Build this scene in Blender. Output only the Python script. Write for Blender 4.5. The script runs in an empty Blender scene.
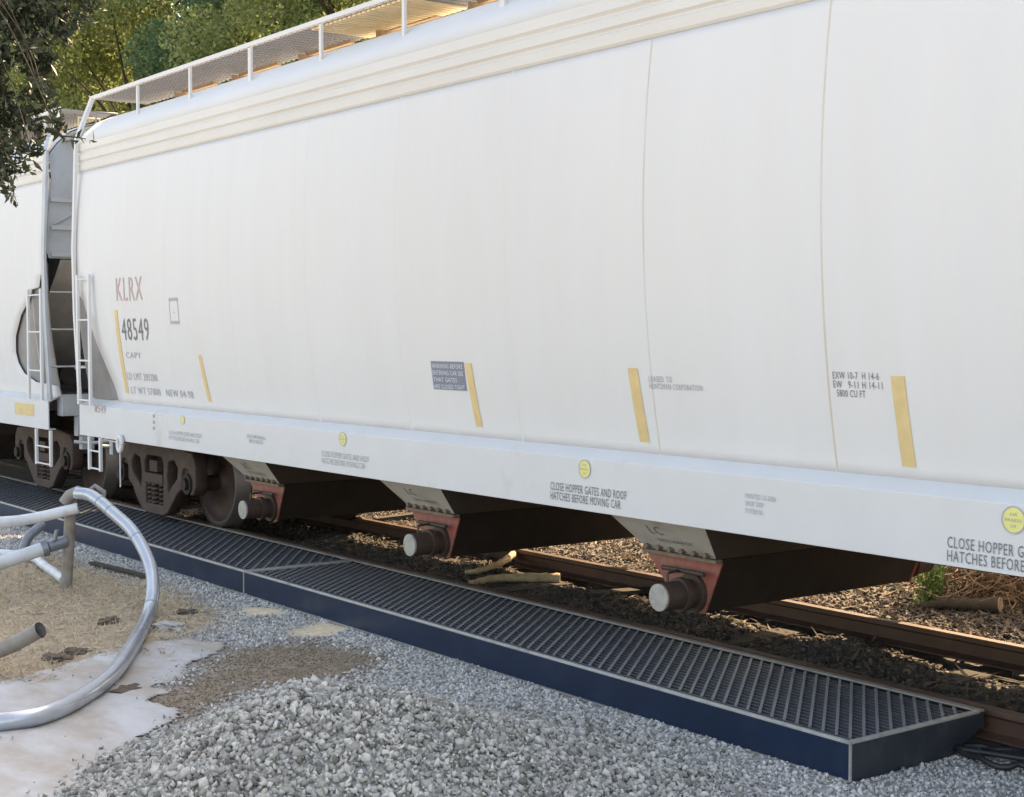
import bpy, bmesh, math, random
import numpy as np
from mathutils import Vector, Matrix, noise as mnoise
random.seed(7); RNG = np.random.default_rng(11)
C = bpy.context.scene
COL = C.collection
R = math.radians
# ------------------------------------------------------------------ camera
F = 1500.0; W_, H_ = 1024, 797
HC = 2.0
YAW = math.atan(1112 / math.hypot(1500, 66.5)); PITCH = math.atan(66.5 / 1500)
fw = Vector((-math.cos(YAW) * math.cos(PITCH), math.sin(YAW) * math.cos(PITCH), -math.sin(PITCH)))
rt = Vector((math.sin(YAW), math.cos(YAW), 0))
up = rt.cross(fw)
cd = bpy.data.cameras.new('camera'); cam = bpy.data.objects.new('camera', cd); COL.objects.link(cam)
cd.sensor_width = 36; cd.lens = 36 * F / W_; cd.clip_start = 0.1; cd.clip_end = 2000
m = Matrix((rt, up, -fw)).transposed().to_4x4(); m.translation = Vector((0, 0, HC)); cam.matrix_world = m
C.camera = cam
# ------------------------------------------------------------------ world, sun, exposure
SUN_EL = R(43); SUN_AZ = math.atan2(0.97, -0.25)       # direction towards the sun, from +X
w = bpy.data.worlds.new('World'); C.world = w; w.use_nodes = True
nt = w.node_tree; bg = nt.nodes['Background']
sky = nt.nodes.new('ShaderNodeTexSky'); sky.sky_type = 'NISHITA'; sky.sun_disc = False
sky.sun_elevation = SUN_EL; sky.sun_rotation = math.pi / 2 - SUN_AZ
sky.dust_density = 2.5; sky.air_density = 1.0; sky.ozone_density = 0.6
nt.links.new(sky.outputs[0], bg.inputs[0]); bg.inputs[1].default_value = 0.15
sl = bpy.data.lights.new('sun', 'SUN'); sl.energy = 3.2; sl.angle = R(0.6); sl.color = (1.0, 0.86, 0.66)
so = bpy.data.objects.new('sun', sl); COL.objects.link(so)
sd = Vector((math.cos(SUN_AZ) * math.cos(SUN_EL), math.sin(SUN_AZ) * math.cos(SUN_EL), math.sin(SUN_EL)))
so.rotation_euler = (-sd).to_track_quat('-Z', 'Y').to_euler(); so.location = sd * 60
C.view_settings.view_transform = 'Standard'; C.view_settings.look = 'None'
C.view_settings.use_white_balance = True; C.view_settings.white_balance_temperature = 8700; C.view_settings.white_balance_tint = 13
C.view_settings.exposure = 2.08; C.view_settings.gamma = 1
C.render.resolution_x = W_; C.render.resolution_y = H_
# ------------------------------------------------------------------ pixel -> world rays onto real planes
def ray(px, py): return fw * F + rt * (px - W_ / 2) - up * (py - H_ / 2)
O = Vector((0, 0, HC))
def onY(px, py, Y): r = ray(px, py); return O + r * (Y / r.y)
def onZ(px, py, Z): r = ray(px, py); return O + r * ((Z - HC) / r.z)
def onD(px, py, D): return O + ray(px, py) * (D / F)
# ------------------------------------------------------------------ object helpers
def tag(o, label=None, cat=None, group=None, kind=None):
    if label: o['label'] = label
    if cat: o['category'] = cat
    if group: o['group'] = group
    if kind: o['kind'] = kind
    return o
def empty(name, loc, rz=0):
    o = bpy.data.objects.new(name, None); COL.objects.link(o); o.location = loc; o.rotation_euler.z = rz
    o.empty_display_size = 0.3
    return o
def link(name, me, mat, parent=None, loc=None):
    o = bpy.data.objects.new(name, me); COL.objects.link(o)
    if mat is not None and not me.materials: me.materials.append(mat)
    if parent is not None:
        o.parent = parent
        wp = Vector((0, 0, 0)); p = parent
        while p is not None: wp += p.location; p = p.parent
        if loc is None: o.location = -wp          # mesh is written in world coordinates
        else: o.location = loc
    elif loc is not None: o.location = loc
    return o
def np_mesh(name, V, Fc, smooth=False):
    me = bpy.data.meshes.new(name); V = np.asarray(V, dtype=np.float32); Fc = np.asarray(Fc, dtype=np.int32)
    n, k = Fc.shape
    me.vertices.add(len(V)); me.vertices.foreach_set('co', V.ravel())
    me.loops.add(n * k); me.loops.foreach_set('vertex_index', Fc.ravel())
    me.polygons.add(n); me.polygons.foreach_set('loop_start', np.arange(0, n * k, k, dtype=np.int32))
    me.polygons.foreach_set('loop_total', np.full(n, k, dtype=np.int32))
    me.update(calc_edges=True)
    if smooth: me.polygons.foreach_set('use_smooth', np.ones(n, dtype=bool))
    return me
class MB:
    def __init__(s): s.v = []; s.f = []; s.sm = []
    def add(s, vs, fs, smooth=False):
        b = len(s.v); s.v += [tuple(v) for v in vs]; s.f += [tuple(b + i for i in f) for f in fs]; s.sm += [smooth] * len(fs)
        return s
    def box(s, x0, x1, y0, y1, z0, z1):
        return s.add([(x0,y0,z0),(x1,y0,z0),(x1,y1,z0),(x0,y1,z0),(x0,y0,z1),(x1,y0,z1),(x1,y1,z1),(x0,y1,z1)],
                     [(0,3,2,1),(4,5,6,7),(0,1,5,4),(1,2,6,5),(2,3,7,6),(3,0,4,7)])
    def bar(s, a, b, wd, ht, upv=(0,0,1)):
        a = Vector(a); b = Vector(b); d = (b - a).normalized(); u = Vector(upv)
        if abs(d.dot(u)) > .98: u = Vector((0, 1, 0))
        r = d.cross(u).normalized() * wd / 2; u = r.cross(d).normalized() * ht / 2
        vs = [a-r-u, a+r-u, a+r+u, a-r+u, b-r-u, b+r-u, b+r+u, b-r+u]
        return s.add(vs, [(0,3,2,1),(4,5,6,7),(0,1,5,4),(1,2,6,5),(2,3,7,6),(3,0,4,7)])
    def tube(s, pts, rad, n=10, caps=True, smooth=True):
        pts = [Vector(p) for p in pts]; rs = rad if isinstance(rad, (list, tuple)) else [rad] * len(pts)
        vs = []; fs = []; prev = None
        for i, p in enumerate(pts):
            d = (pts[min(i+1, len(pts)-1)] - pts[max(i-1, 0)]).normalized()
            if prev is None: u = d.orthogonal().normalized()
            else: u = (prev - d * prev.dot(d)).normalized()
            prev = u; v = d.cross(u)
            for k in range(n):
                a = 2 * math.pi * k / n; vs.append(p + (u * math.cos(a) + v * math.sin(a)) * rs[i])
        for i in range(len(pts) - 1):
            for k in range(n):
                a = i*n+k; b = i*n+(k+1) % n; fs.append((a, b, b+n, a+n))
        s.add(vs, fs, smooth)
        if caps:
            m_ = len(pts) - 1
            s.add(vs[:n], [tuple(reversed(range(n)))]); s.add(vs[m_*n:], [tuple(range(n))])
        return s
    def cyl(s, a, b, r, n=24): return s.tube([a, b], r, n)
    def lathe_y(s, c, prof, n=40):            # prof: (y offset, radius) revolved about the Y axis through c
        vs = []; fs = []
        for (dy, r) in prof:
            for k in range(n):
                a = 2*math.pi*k/n; vs.append((c[0] + r*math.cos(a), c[1] + dy, c[2] + r*math.sin(a)))
        for i in range(len(prof) - 1):
            for k in range(n):
                a = i*n+k; b = i*n+(k+1) % n; fs.append((a, a+n, b+n, b))
        return s.add(vs, fs, True)
    def prism(s, poly, ax, a0, a1):           # poly of 2D points extruded along axis ax
        n = len(poly)
        def P(p, a):
            return (a, p[0], p[1]) if ax == 'x' else ((p[0], a, p[1]) if ax == 'y' else (p[0], p[1], a))
        vs = [P(p, a0) for p in poly] + [P(p, a1) for p in poly]
        fs = [tuple(range(n)), tuple(reversed(range(n, 2*n)))] + [(i, i+n, (i+1) % n + n, (i+1) % n) for i in range(n)]
        return s.add(vs, fs)
    def build(s, name, mat, parent=None, bevel=0, loc=None):
        me = bpy.data.meshes.new(name); me.from_pydata(s.v, [], s.f)
        me.polygons.foreach_set('use_smooth', s.sm)
        if bevel or True:
            bm = bmesh.new(); bm.from_mesh(me)
            bmesh.ops.recalc_face_normals(bm, faces=bm.faces[:])
            bm.to_mesh(me); bm.free()
        o = link(name, me, mat, parent, loc)
        if bevel:
            md = o.modifiers.new('bevel', 'BEVEL'); md.width = bevel; md.segments = 2; md.limit_method = 'ANGLE'; md.angle_limit = R(40)
        return o
def smoothpath(P, n=10):
    P = [Vector(p) for p in P]; Q = [P[0]*2-P[1]] + P + [P[-1]*2-P[-2]]; out = []
    for i in range(1, len(Q)-2):
        for k in range(n):
            t = k/n; a, b, c, d = Q[i-1:i+3]; out.append(.5*((2*b)+(c-a)*t+(2*a-5*b+4*c-d)*t*t+(3*b-a-3*c+d)*t**3))
    out.append(P[-1]); return out
def curve_mesh(splines, extrude, bevel=0.0):  # 2D outlines (first outer, others holes) -> mesh in local XY, extruded in Z
    cu = bpy.data.curves.new('outline', 'CURVE'); cu.dimensions = '2D'; cu.fill_mode = 'BOTH'
    cu.extrude = extrude; cu.bevel_depth = bevel; cu.bevel_resolution = 1
    for pts in splines:
        sp = cu.splines.new('POLY'); sp.points.add(len(pts) - 1); sp.use_cyclic_u = True
        for p, q in zip(sp.points, pts): p.co = (q[0], q[1], 0, 1)
    o = bpy.data.objects.new('outline', cu); COL.objects.link(o)
    bpy.context.view_layer.update()
    me = bpy.data.meshes.new_from_object(o.evaluated_get(bpy.context.evaluated_depsgraph_get()))
    bpy.data.objects.remove(o); bpy.data.curves.remove(cu)
    return me
def text_geo(s):
    cu = bpy.data.curves.new('lettering', 'FONT'); cu.body = s; cu.resolution_u = 2; cu.space_character = 1.12
    o = bpy.data.objects.new('lettering', cu); COL.objects.link(o); bpy.context.view_layer.update()
    me = bpy.data.meshes.new_from_object(o.evaluated_get(bpy.context.evaluated_depsgraph_get()))
    V = np.array([v.co[:] for v in me.vertices]); P = [tuple(p.vertices) for p in me.polygons]
    bpy.data.objects.remove(o); bpy.data.curves.remove(cu); bpy.data.meshes.remove(me)
    V[:, 0] -= V[:, 0].min(); V[:, 0] /= max(V[:, 0].max(), 1e-6); h = 0.69; V[:, 1] /= h
    return V, P
# ------------------------------------------------------------------ materials
def mat(name, base, rough=.6, metal=0.0, var=0.0, vscale=3.0, dirt=None, dirt_amt=0.5, dscale=1.5, dlow=.5, dhigh=.7,
        bump=0.0, bscale=40.0, stretch=(1,1,1), island=None, spec=.5, transl=None, coat=0.0):
    M = bpy.data.materials.new(name); M.use_nodes = True; t = M.node_tree; N = t.nodes; L = t.links
    b = N['Principled BSDF']; b.inputs['Roughness'].default_value = rough; b.inputs['Metallic'].default_value = metal
    b.inputs['Specular IOR Level'].default_value = spec; b.inputs['Coat Weight'].default_value = coat
    geo = N.new('ShaderNodeNewGeometry'); mp = N.new('ShaderNodeMapping'); mp.inputs['Scale'].default_value = stretch
    L.new(geo.outputs['Position'], mp.inputs['Vector'])
    col = None
    def rgb(c):
        n = N.new('ShaderNodeRGB'); n.outputs[0].default_value = (*c, 1); return n.outputs[0]
    col = rgb(base)
    if island:
        r = N.new('ShaderNodeValToRGB'); r.color_ramp.interpolation = 'LINEAR'
        e = r.color_ramp.elements; e[0].color = (*island[0], 1); e[1].color = (*island[-1], 1)
        for i, c in enumerate(island[1:-1]):
            q = e.new((i + 1) / (len(island) - 1)); q.color = (*c, 1)
        L.new(geo.outputs['Random Per Island'], r.inputs[0]); col = r.outputs[0]
    def noise(scale, det=6, rg=.6):
        n = N.new('ShaderNodeTexNoise'); n.inputs['Scale'].default_value = scale; n.inputs['Detail'].default_value = det
        n.inputs['Roughness'].default_value = rg; L.new(mp.outputs[0], n.inputs['Vector']); return n.outputs['Fac']
    if var:
        mx = N.new('ShaderNodeMix'); mx.data_type = 'RGBA'; mx.blend_type = 'MULTIPLY'; mx.inputs[0].default_value = 1
        rr = N.new('ShaderNodeMapRange'); rr.inputs[1].default_value = .3; rr.inputs[2].default_value = .7
        rr.inputs[3].default_value = 1 - var; rr.inputs[4].default_value = 1 + var * .4
        L.new(noise(vscale), rr.inputs[0]); L.new(col, mx.inputs[6]); L.new(rr.outputs[0], mx.inputs[7]); col = mx.outputs[2]
    if dirt:
        rr = N.new('ShaderNodeMapRange'); rr.inputs[1].default_value = dlow; rr.inputs[2].default_value = dhigh
        rr.inputs[3].default_value = 0; rr.inputs[4].default_value = dirt_amt
        L.new(noise(dscale, 8, .65), rr.inputs[0])
        mx = N.new('ShaderNodeMix'); mx.data_type = 'RGBA'; L.new(rr.outputs[0], mx.inputs[0]); L.new(col, mx.inputs[6])
        mx.inputs[7].default_value = (*dirt, 1); col = mx.outputs[2]
    L.new(col, b.inputs['Base Color'])
    if bump:
        bp = N.new('ShaderNodeBump'); bp.inputs['Strength'].default_value = 1; bp.inputs['Distance'].default_value = bump
        L.new(noise(bscale, 5), bp.inputs['Height']); L.new(bp.outputs[0], b.inputs['Normal'])
    if transl:
        tr = N.new('ShaderNodeBsdfTranslucent'); mxs = N.new('ShaderNodeMixShader'); mxs.inputs[0].default_value = transl
        L.new(col, tr.inputs[0]); L.new(b.outputs[0], mxs.inputs[1]); L.new(tr.outputs[0], mxs.inputs[2])
        L.new(mxs.outputs[0], N['Material Output'].inputs[0])
    return M
M = {}
M['white'] = mat('white_car_paint', (.655,.663,.675), .62, spec=.25, var=.035, vscale=.9, dirt=(.62,.60,.55), dirt_amt=.22, dscale=2.2, dlow=.45, dhigh=.75, stretch=(1.6,1,.22), bump=.022, bscale=1.0)
M['sill'] = mat('white_sill_paint', (.61,.62,.63), .6, spec=.3, var=.04, vscale=2, dirt=(.42,.31,.20), dirt_amt=.45, dscale=1.6, dlow=.59, dhigh=.8, bump=.002, bscale=3)
M['cream'] = mat('weathered_cream_paint', (.645,.638,.622), .6, var=.05, vscale=2, dirt=(.50,.44,.37), dirt_amt=.2, dscale=3, dlow=.5, dhigh=.8, stretch=(.35,1,1))
M['roof'] = mat('roof_paint', (.64,.65,.655), .75, spec=.2, var=.05, vscale=1.5, stretch=(.6,1,1))
M['greyblue'] = mat('blue_grey_paint', (.42,.47,.52), .5, var=.08, vscale=2, dirt=(.25,.22,.19), dirt_amt=.35, dscale=3)
M['slope'] = mat('grimy_slope_paint', (.56,.56,.56), .6, var=.12, vscale=2, dirt=(.34,.30,.27), dirt_amt=.6, dscale=1.8, dlow=.42, dhigh=.65)
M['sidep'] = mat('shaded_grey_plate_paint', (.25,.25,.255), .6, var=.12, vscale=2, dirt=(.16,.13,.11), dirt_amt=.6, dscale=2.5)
M['hop'] = mat('dusty_hopper_paint', (.48,.46,.42), .6, var=.1, vscale=3, dirt=(.30,.22,.15), dirt_amt=.5, dscale=4)
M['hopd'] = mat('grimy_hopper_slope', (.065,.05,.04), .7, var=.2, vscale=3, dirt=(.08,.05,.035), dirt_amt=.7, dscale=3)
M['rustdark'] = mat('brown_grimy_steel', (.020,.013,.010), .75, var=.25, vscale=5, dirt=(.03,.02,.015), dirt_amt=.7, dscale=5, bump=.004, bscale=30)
M['flange'] = mat('rusty_flange', (.20,.15,.115), .7, var=.2, vscale=12, dirt=(.09,.06,.045), dirt_amt=.6, dscale=14)
M['red'] = mat('faded_red_paint', (.31,.085,.065), .6, var=.15, vscale=10, dirt=(.25,.17,.13), dirt_amt=.7, dscale=12, dlow=.45, dhigh=.65)
M['pipe'] = mat('dark_pipe', (.07,.045,.035), .6, var=.2, vscale=12, bump=.003, bscale=60)
M['cap'] = mat('pale_cap', (.40,.38,.345), .6, var=.15, vscale=15, dirt=(.22,.18,.14), dirt_amt=.6, dscale=18)
M['wheel'] = mat('wheel_steel', (.055,.032,.027), .6, metal=.0, var=.2, vscale=6, dirt=(.10,.06,.045), dirt_amt=.5, dscale=4)
M['tread'] = mat('wheel_rim_steel', (.10,.085,.08), .45, metal=.5, var=.1)
M['truck'] = mat('truck_casting', (.062,.04,.033), .75, var=.25, vscale=6, dirt=(.13,.09,.065), dirt_amt=.5, dscale=5, bump=.005, bscale=30)
M['yellow'] = mat('yellow_reflective', (.66,.50,.25), .55, var=.12, vscale=12)
M['sticker'] = mat('yellow_sticker', (.72,.68,.25), .5, var=.08, vscale=14)
M['ink'] = mat('black_stencil', (.16,.17,.19), .6, var=.2, vscale=25)
M['inkf'] = mat('faded_stencil', (.38,.39,.43), .6, var=.15, vscale=25)
M['inkr'] = mat('red_stencil', (.50,.37,.36), .6, var=.2, vscale=18)
M['plate'] = mat('slate_placard', (.18,.21,.29), .5, var=.08, vscale=12)
M['plate_ink'] = mat('placard_white', (.70,.72,.76), .5)
M['bead'] = mat('weld_seam', (.58,.575,.565), .6, var=.04, vscale=4, dirt=(.50,.43,.34), dirt_amt=.7, dscale=1.2, dlow=.42, dhigh=.6)
M['beadf'] = mat('painted_weld_seam', (.635,.64,.645), .6, var=.04, vscale=4)
M['galv'] = mat('galvanised_grating', (.26,.26,.265), .5, metal=.2, var=.1, vscale=8)
M['tanp'] = mat('sunlit_tan_slats', (.74,.60,.38), .6, var=.15, vscale=10)  # tan stands in for sun shining through the walkway grating
M['hatchp'] = mat('hatch_rust', (.36,.25,.16), .7, var=.2, vscale=5)
M['rail'] = mat('rusty_rail', (.085,.045,.032), .6, metal=.2, var=.2, vscale=5, dirt=(.13,.075,.05), dirt_amt=.6, dscale=6, bump=.002, bscale=60)
M['tie'] = mat('weathered_tie', (.05,.04,.032), .9, var=.3, vscale=5, dirt=(.09,.07,.052), dirt_amt=.5, dscale=6, bump=.012, bscale=18, stretch=(4,.6,2))
M['navy'] = mat('navy_pan_paint', (.006,.020,.050), .28, var=.15, vscale=4, dirt=(.05,.07,.11), dirt_amt=.3, dscale=3, dlow=.5, dhigh=.75, bump=.0015, bscale=2.5)
M['pan_end'] = mat('charcoal_pan_paint', (.028,.034,.045), .42, var=.2, vscale=6, dirt=(.09,.09,.09), dirt_amt=.4, dscale=7, bump=.001, bscale=20)
M['edge'] = mat('worn_edge_steel', (.50,.50,.48), .38, metal=.35, var=.15, vscale=12, dirt=(.12,.12,.13), dirt_amt=.6, dscale=4, dlow=.52, dhigh=.7)
M['backedge'] = mat('dusty_edge_steel', (.27,.245,.22), .55, var=.2, vscale=12, dirt=(.10,.09,.085), dirt_amt=.6, dscale=5)
M['grate'] = mat('dark_grating', (.080,.085,.095), .45, var=.2, vscale=8, dirt=(.12,.115,.11), dirt_amt=.5, dscale=9)
M['grate_bar'] = mat('grating_cross_strip', (.21,.218,.23), .42, var=.2, vscale=20)
M['black'] = mat('black_pan_floor', (.012,.012,.014), .8)
M['hose'] = mat('silver_blue_hose', (.46,.50,.55), .24, metal=.45, var=.08, vscale=10, dirt=(.25,.22,.18), dirt_amt=.35, dscale=6)
M['hosew'] = mat('pale_hose', (.60,.63,.66), .45, var=.06, vscale=10, dirt=(.35,.30,.24), dirt_amt=.45, dscale=7)
M['tape'] = mat('hose_band', (.30,.35,.42), .4, metal=.3)
M['clamp'] = mat('grey_coupling', (.22,.24,.27), .4, metal=.4, var=.2, vscale=20)
M['post'] = mat('grimy_steel_post', (.27,.245,.215), .65, var=.2, vscale=9, dirt=(.16,.10,.06), dirt_amt=.6, dscale=8)
M['inner'] = mat('pipe_shade', (.015,.015,.02), .8)
M['stone'] = mat('crushed_stone', (.4,.4,.4), .9, island=[(.15,.145,.13),(.31,.30,.27),(.42,.405,.37),(.60,.58,.53),(.25,.24,.215)], var=.15, vscale=60, spec=.2)
M['stonef'] = mat('fine_crushed_stone', (.4,.4,.4), .9, island=[(.23,.22,.20),(.40,.385,.36),(.50,.48,.45),(.65,.63,.59),(.33,.315,.29)], var=.12, vscale=60)
M['ballast'] = mat('track_ballast', (.2,.2,.2), .9, island=[(.028,.025,.023),(.055,.048,.043),(.085,.075,.066),(.16,.14,.12),(.04,.035,.031)], var=.2, vscale=50)
M['crumb'] = mat('dirt_crumbs', (.3,.2,.12), .95, island=[(.17,.13,.095),(.27,.215,.16),(.36,.30,.225),(.22,.17,.12)], spec=.1)
M['litter'] = mat('dry_leaf_litter', (.3,.2,.12), .9, island=[(.075,.052,.038),(.14,.10,.068),(.28,.22,.155),(.10,.075,.055),(.20,.15,.105)], transl=.15)
M['straw'] = mat('dry_straw', (.4,.32,.2), .9, island=[(.38,.29,.19),(.54,.43,.29),(.66,.55,.39),(.46,.35,.225)], transl=.15)
M['twig'] = mat('dry_twig', (.3,.2,.15), .9, island=[(.17,.105,.075),(.30,.20,.145),(.40,.29,.21),(.12,.075,.055)])
M['twigd'] = mat('dark_twig', (.1,.07,.05), .9, island=[(.035,.025,.02),(.08,.058,.042),(.17,.13,.095),(.05,.036,.028)])
M['bark'] = mat('bark', (.075,.06,.045), .95, var=.3, vscale=6, bump=.02, bscale=14, stretch=(1,1,.3))
M['wood'] = mat('pale_split_wood', (.52,.38,.22), .8, var=.2, vscale=14, dirt=(.22,.14,.08), dirt_amt=.6, dscale=12)
M['cut'] = mat('cut_wood_end', (.55,.40,.28), .8, var=.1, vscale=40)
M['clod'] = mat('dirt_clod', (.13,.095,.07), .95, var=.3, vscale=20, bump=.008, bscale=40)
M['cable'] = mat('black_rubber', (.02,.02,.022), .5)
M['leafA'] = mat('oak_leaf_dark', (.05,.07,.03), .5, island=[(.018,.027,.013),(.032,.045,.021),(.06,.075,.038),(.024,.033,.016)], transl=.18)
M['leafY'] = mat('leaf_olive_green', (.1,.12,.04), .6, island=[(.17,.205,.065),(.25,.295,.10),(.33,.38,.16),(.13,.16,.05)], transl=.50)
M['leafG'] = mat('leaf_deep_green', (.05,.1,.04), .6, island=[(.06,.12,.055),(.085,.16,.07),(.12,.20,.09)], transl=.45)
M['weed'] = mat('weed_green', (.12,.22,.05), .6, island=[(.10,.19,.045),(.17,.29,.08),(.28,.36,.16)], transl=.3)
M['tarp'] = mat('dirty_white_plastic', (.46,.465,.465), .6, var=.12, vscale=2.5, dirt=(.33,.285,.23), dirt_amt=.85, dscale=2.2, dlow=.40, dhigh=.60, bump=.006, bscale=9, stretch=(.7,1.3,1))
M['brakeb'] = mat('black_brake_gear', (.02,.02,.024), .4)
# ------------------------------------------------------------------ ground
GZ = -0.205
def vnoise(X, Y, s, seed=0):      # smooth value noise
    x = X / s + seed * 17.3; y = Y / s - seed * 9.1; xi = np.floor(x); yi = np.floor(y); fx = x - xi; fy = y - yi
    fx = fx*fx*(3-2*fx); fy = fy*fy*(3-2*fy)
    def h(i, j): v = np.sin(i * 127.1 + j * 311.7 + seed) * 43758.5453; return v - np.floor(v)
    return (h(xi,yi)*(1-fx) + h(xi+1,yi)*fx)*(1-fy) + (h(xi,yi+1)*(1-fx) + h(xi+1,yi+1)*fx)*fy
def pile_h(x, y):
    # mound of crushed stone, plus a low spread towards the right
    c = onZ(300, 800, GZ); a = np.array(x) - c.x; b = np.array(y) - c.y
    u = a * rt.x + b * rt.y; v = a * (-rt.y) + b * rt.x          # across / away from the camera
    s = np.where(u < 0, 0.66, 1.22)
    return (0.45 + .05*vnoise(np.array(x), np.array(y), .3, 12) + .03*vnoise(np.array(x), np.array(y), .12, 13)) * np.exp(-((u / s) ** 2) ** 1.1 - ((v - .15) / 0.85) ** 2)
def bank_h(x, y):
    y = np.array(y); x = np.array(x)
    b = np.clip((y - 9.3) / 2.2, 0, 1); b = b * b * (3 - 2 * b)
    return 0.42 * b + 0.1 * np.clip((y - 8.5), 0, 1)
def poly_mask(poly, X, Y):
    ins = np.zeros(X.shape, bool); n = len(poly); dmin = np.full(X.shape, 1e9)
    for i in range(n):
        x0, y0 = poly[i]; x1, y1 = poly[(i+1) % n]
        cnd = ((y0 > Y) != (y1 > Y)) & (X < (x1 - x0) * (Y - y0) / ((y1 - y0) + 1e-12) + x0); ins ^= cnd
        tt = np.clip(((X - x0)*(x1 - x0) + (Y - y0)*(y1 - y0)) / ((x1-x0)**2 + (y1-y0)**2 + 1e-12), 0, 1)
        dmin = np.minimum(dmin, np.hypot(X - x0 - tt*(x1-x0), Y - y0 - tt*(y1-y0)))
    return np.where(ins, dmin, -dmin)
def G(px, py): p = onZ(px, py, GZ); return (p.x, p.y)
straw_poly = [G(-150,560), G(60,556), G(120,575), G(195,600), G(222,622), G(150,655), G(90,662), G(50,680), G(-150,700)]
dirt_poly = [G(95,712), G(165,692), G(230,648), G(310,640), G(390,655), G(350,680), G(250,690), G(170,730), G(110,735)]
sun_patch_polys = [[G(282,630), G(322,622), G(350,628), G(330,636), G(292,638)], [G(238,608), G(280,609), G(285,615), G(245,616)]]  # sunlit patches on the gravel, painted as bright tan ground
def axis(a, b, fine0, fine1, st):
    l = list(np.linspace(a, fine0, 14)[:-1]) + list(np.arange(fine0, fine1, st)) + list(np.linspace(fine1, b, 14)); return np.array(l)
gx = axis(-150, 60, -21, 1, .08); gy = axis(-60, 150, -1, 13.5, .07)
GX, GY = np.meshgrid(gx, gy, indexing='ij')
rs = np.random.RandomState(5)
def ground_z(x, y):
    x = np.asarray(x, float); y = np.asarray(y, float)
    n = (vnoise(x, y, .5, 1) - .5) * .03 + (vnoise(x, y, .17, 2) - .5) * .018
    under = np.clip((y - 6.8) / .2, 0, 1) * np.clip((9.2 - y) / .5, 0, 1)
    n2 = under * ((vnoise(x, y, .35, 3) - .5) * .07 + .03)
    flat = (1 - np.clip((y - 5.4) / .2, 0, 1) * np.clip((6.95 - y) / .2, 0, 1))
    return GZ + n * flat + n2 + pile_h(x, y) + bank_h(x, y)
GZZ = ground_z(GX, GY)
nx, ny = GX.shape
V = np.stack([GX, GY, GZZ], -1).reshape(-1, 3)
idx = np.arange(nx * ny).reshape(nx, ny)
Fq = np.stack([idx[:-1,:-1], idx[1:,:-1], idx[1:,1:], idx[:-1,1:]], -1).reshape(-1, 4)
gme = np_mesh('ground', V, Fq, True)
def soft(m_, w_): return np.clip(m_ / w_ * .5 + .5, 0, 1)
wob = (vnoise(GX, GY, .22, 6) - .5) * .30 + (vnoise(GX, GY, .08, 7) - .5) * .1
straw = soft(poly_mask(straw_poly, GX, GY) + wob, .14)
dirtm = soft(poly_mask(dirt_poly, GX, GY) + wob, .14)
sun_patch = np.maximum(*[soft(poly_mask(p, GX, GY) + wob * .4, .05) for p in sun_patch_polys])
colr = np.zeros(GX.shape + (4,), np.float32); colr[..., 3] = 1
def setc(mask, c):
    for k in range(3): colr[..., k] = colr[..., k] * (1 - mask) + c[k] * mask
setc(np.ones(GX.shape), (.36,.355,.34))
setc(np.clip((6.6 - GY) * -3, 0, 1), (.115,.095,.08))
setc(np.clip((GY - 8.7) * 2 + wob * 3, 0, 1), (.18,.14,.105))
setc(straw, (.47,.375,.265)); setc(dirtm, (.29,.225,.16)); setc(sun_patch, (.74,.60,.40))  # the last tan puts patches of sunlight into the ground colour
farm = np.clip((np.hypot(GX + 8, GY - 6) - 16) / 6, 0, 1); setc(farm, (.36,.33,.28))
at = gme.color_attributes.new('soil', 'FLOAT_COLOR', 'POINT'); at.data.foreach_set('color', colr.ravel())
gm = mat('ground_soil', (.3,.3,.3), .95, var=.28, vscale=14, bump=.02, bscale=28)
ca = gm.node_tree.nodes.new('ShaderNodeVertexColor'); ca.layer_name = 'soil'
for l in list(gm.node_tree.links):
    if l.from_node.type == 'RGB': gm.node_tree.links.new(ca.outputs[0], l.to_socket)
tag(link('ground', gme, gm), kind='structure')
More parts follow.
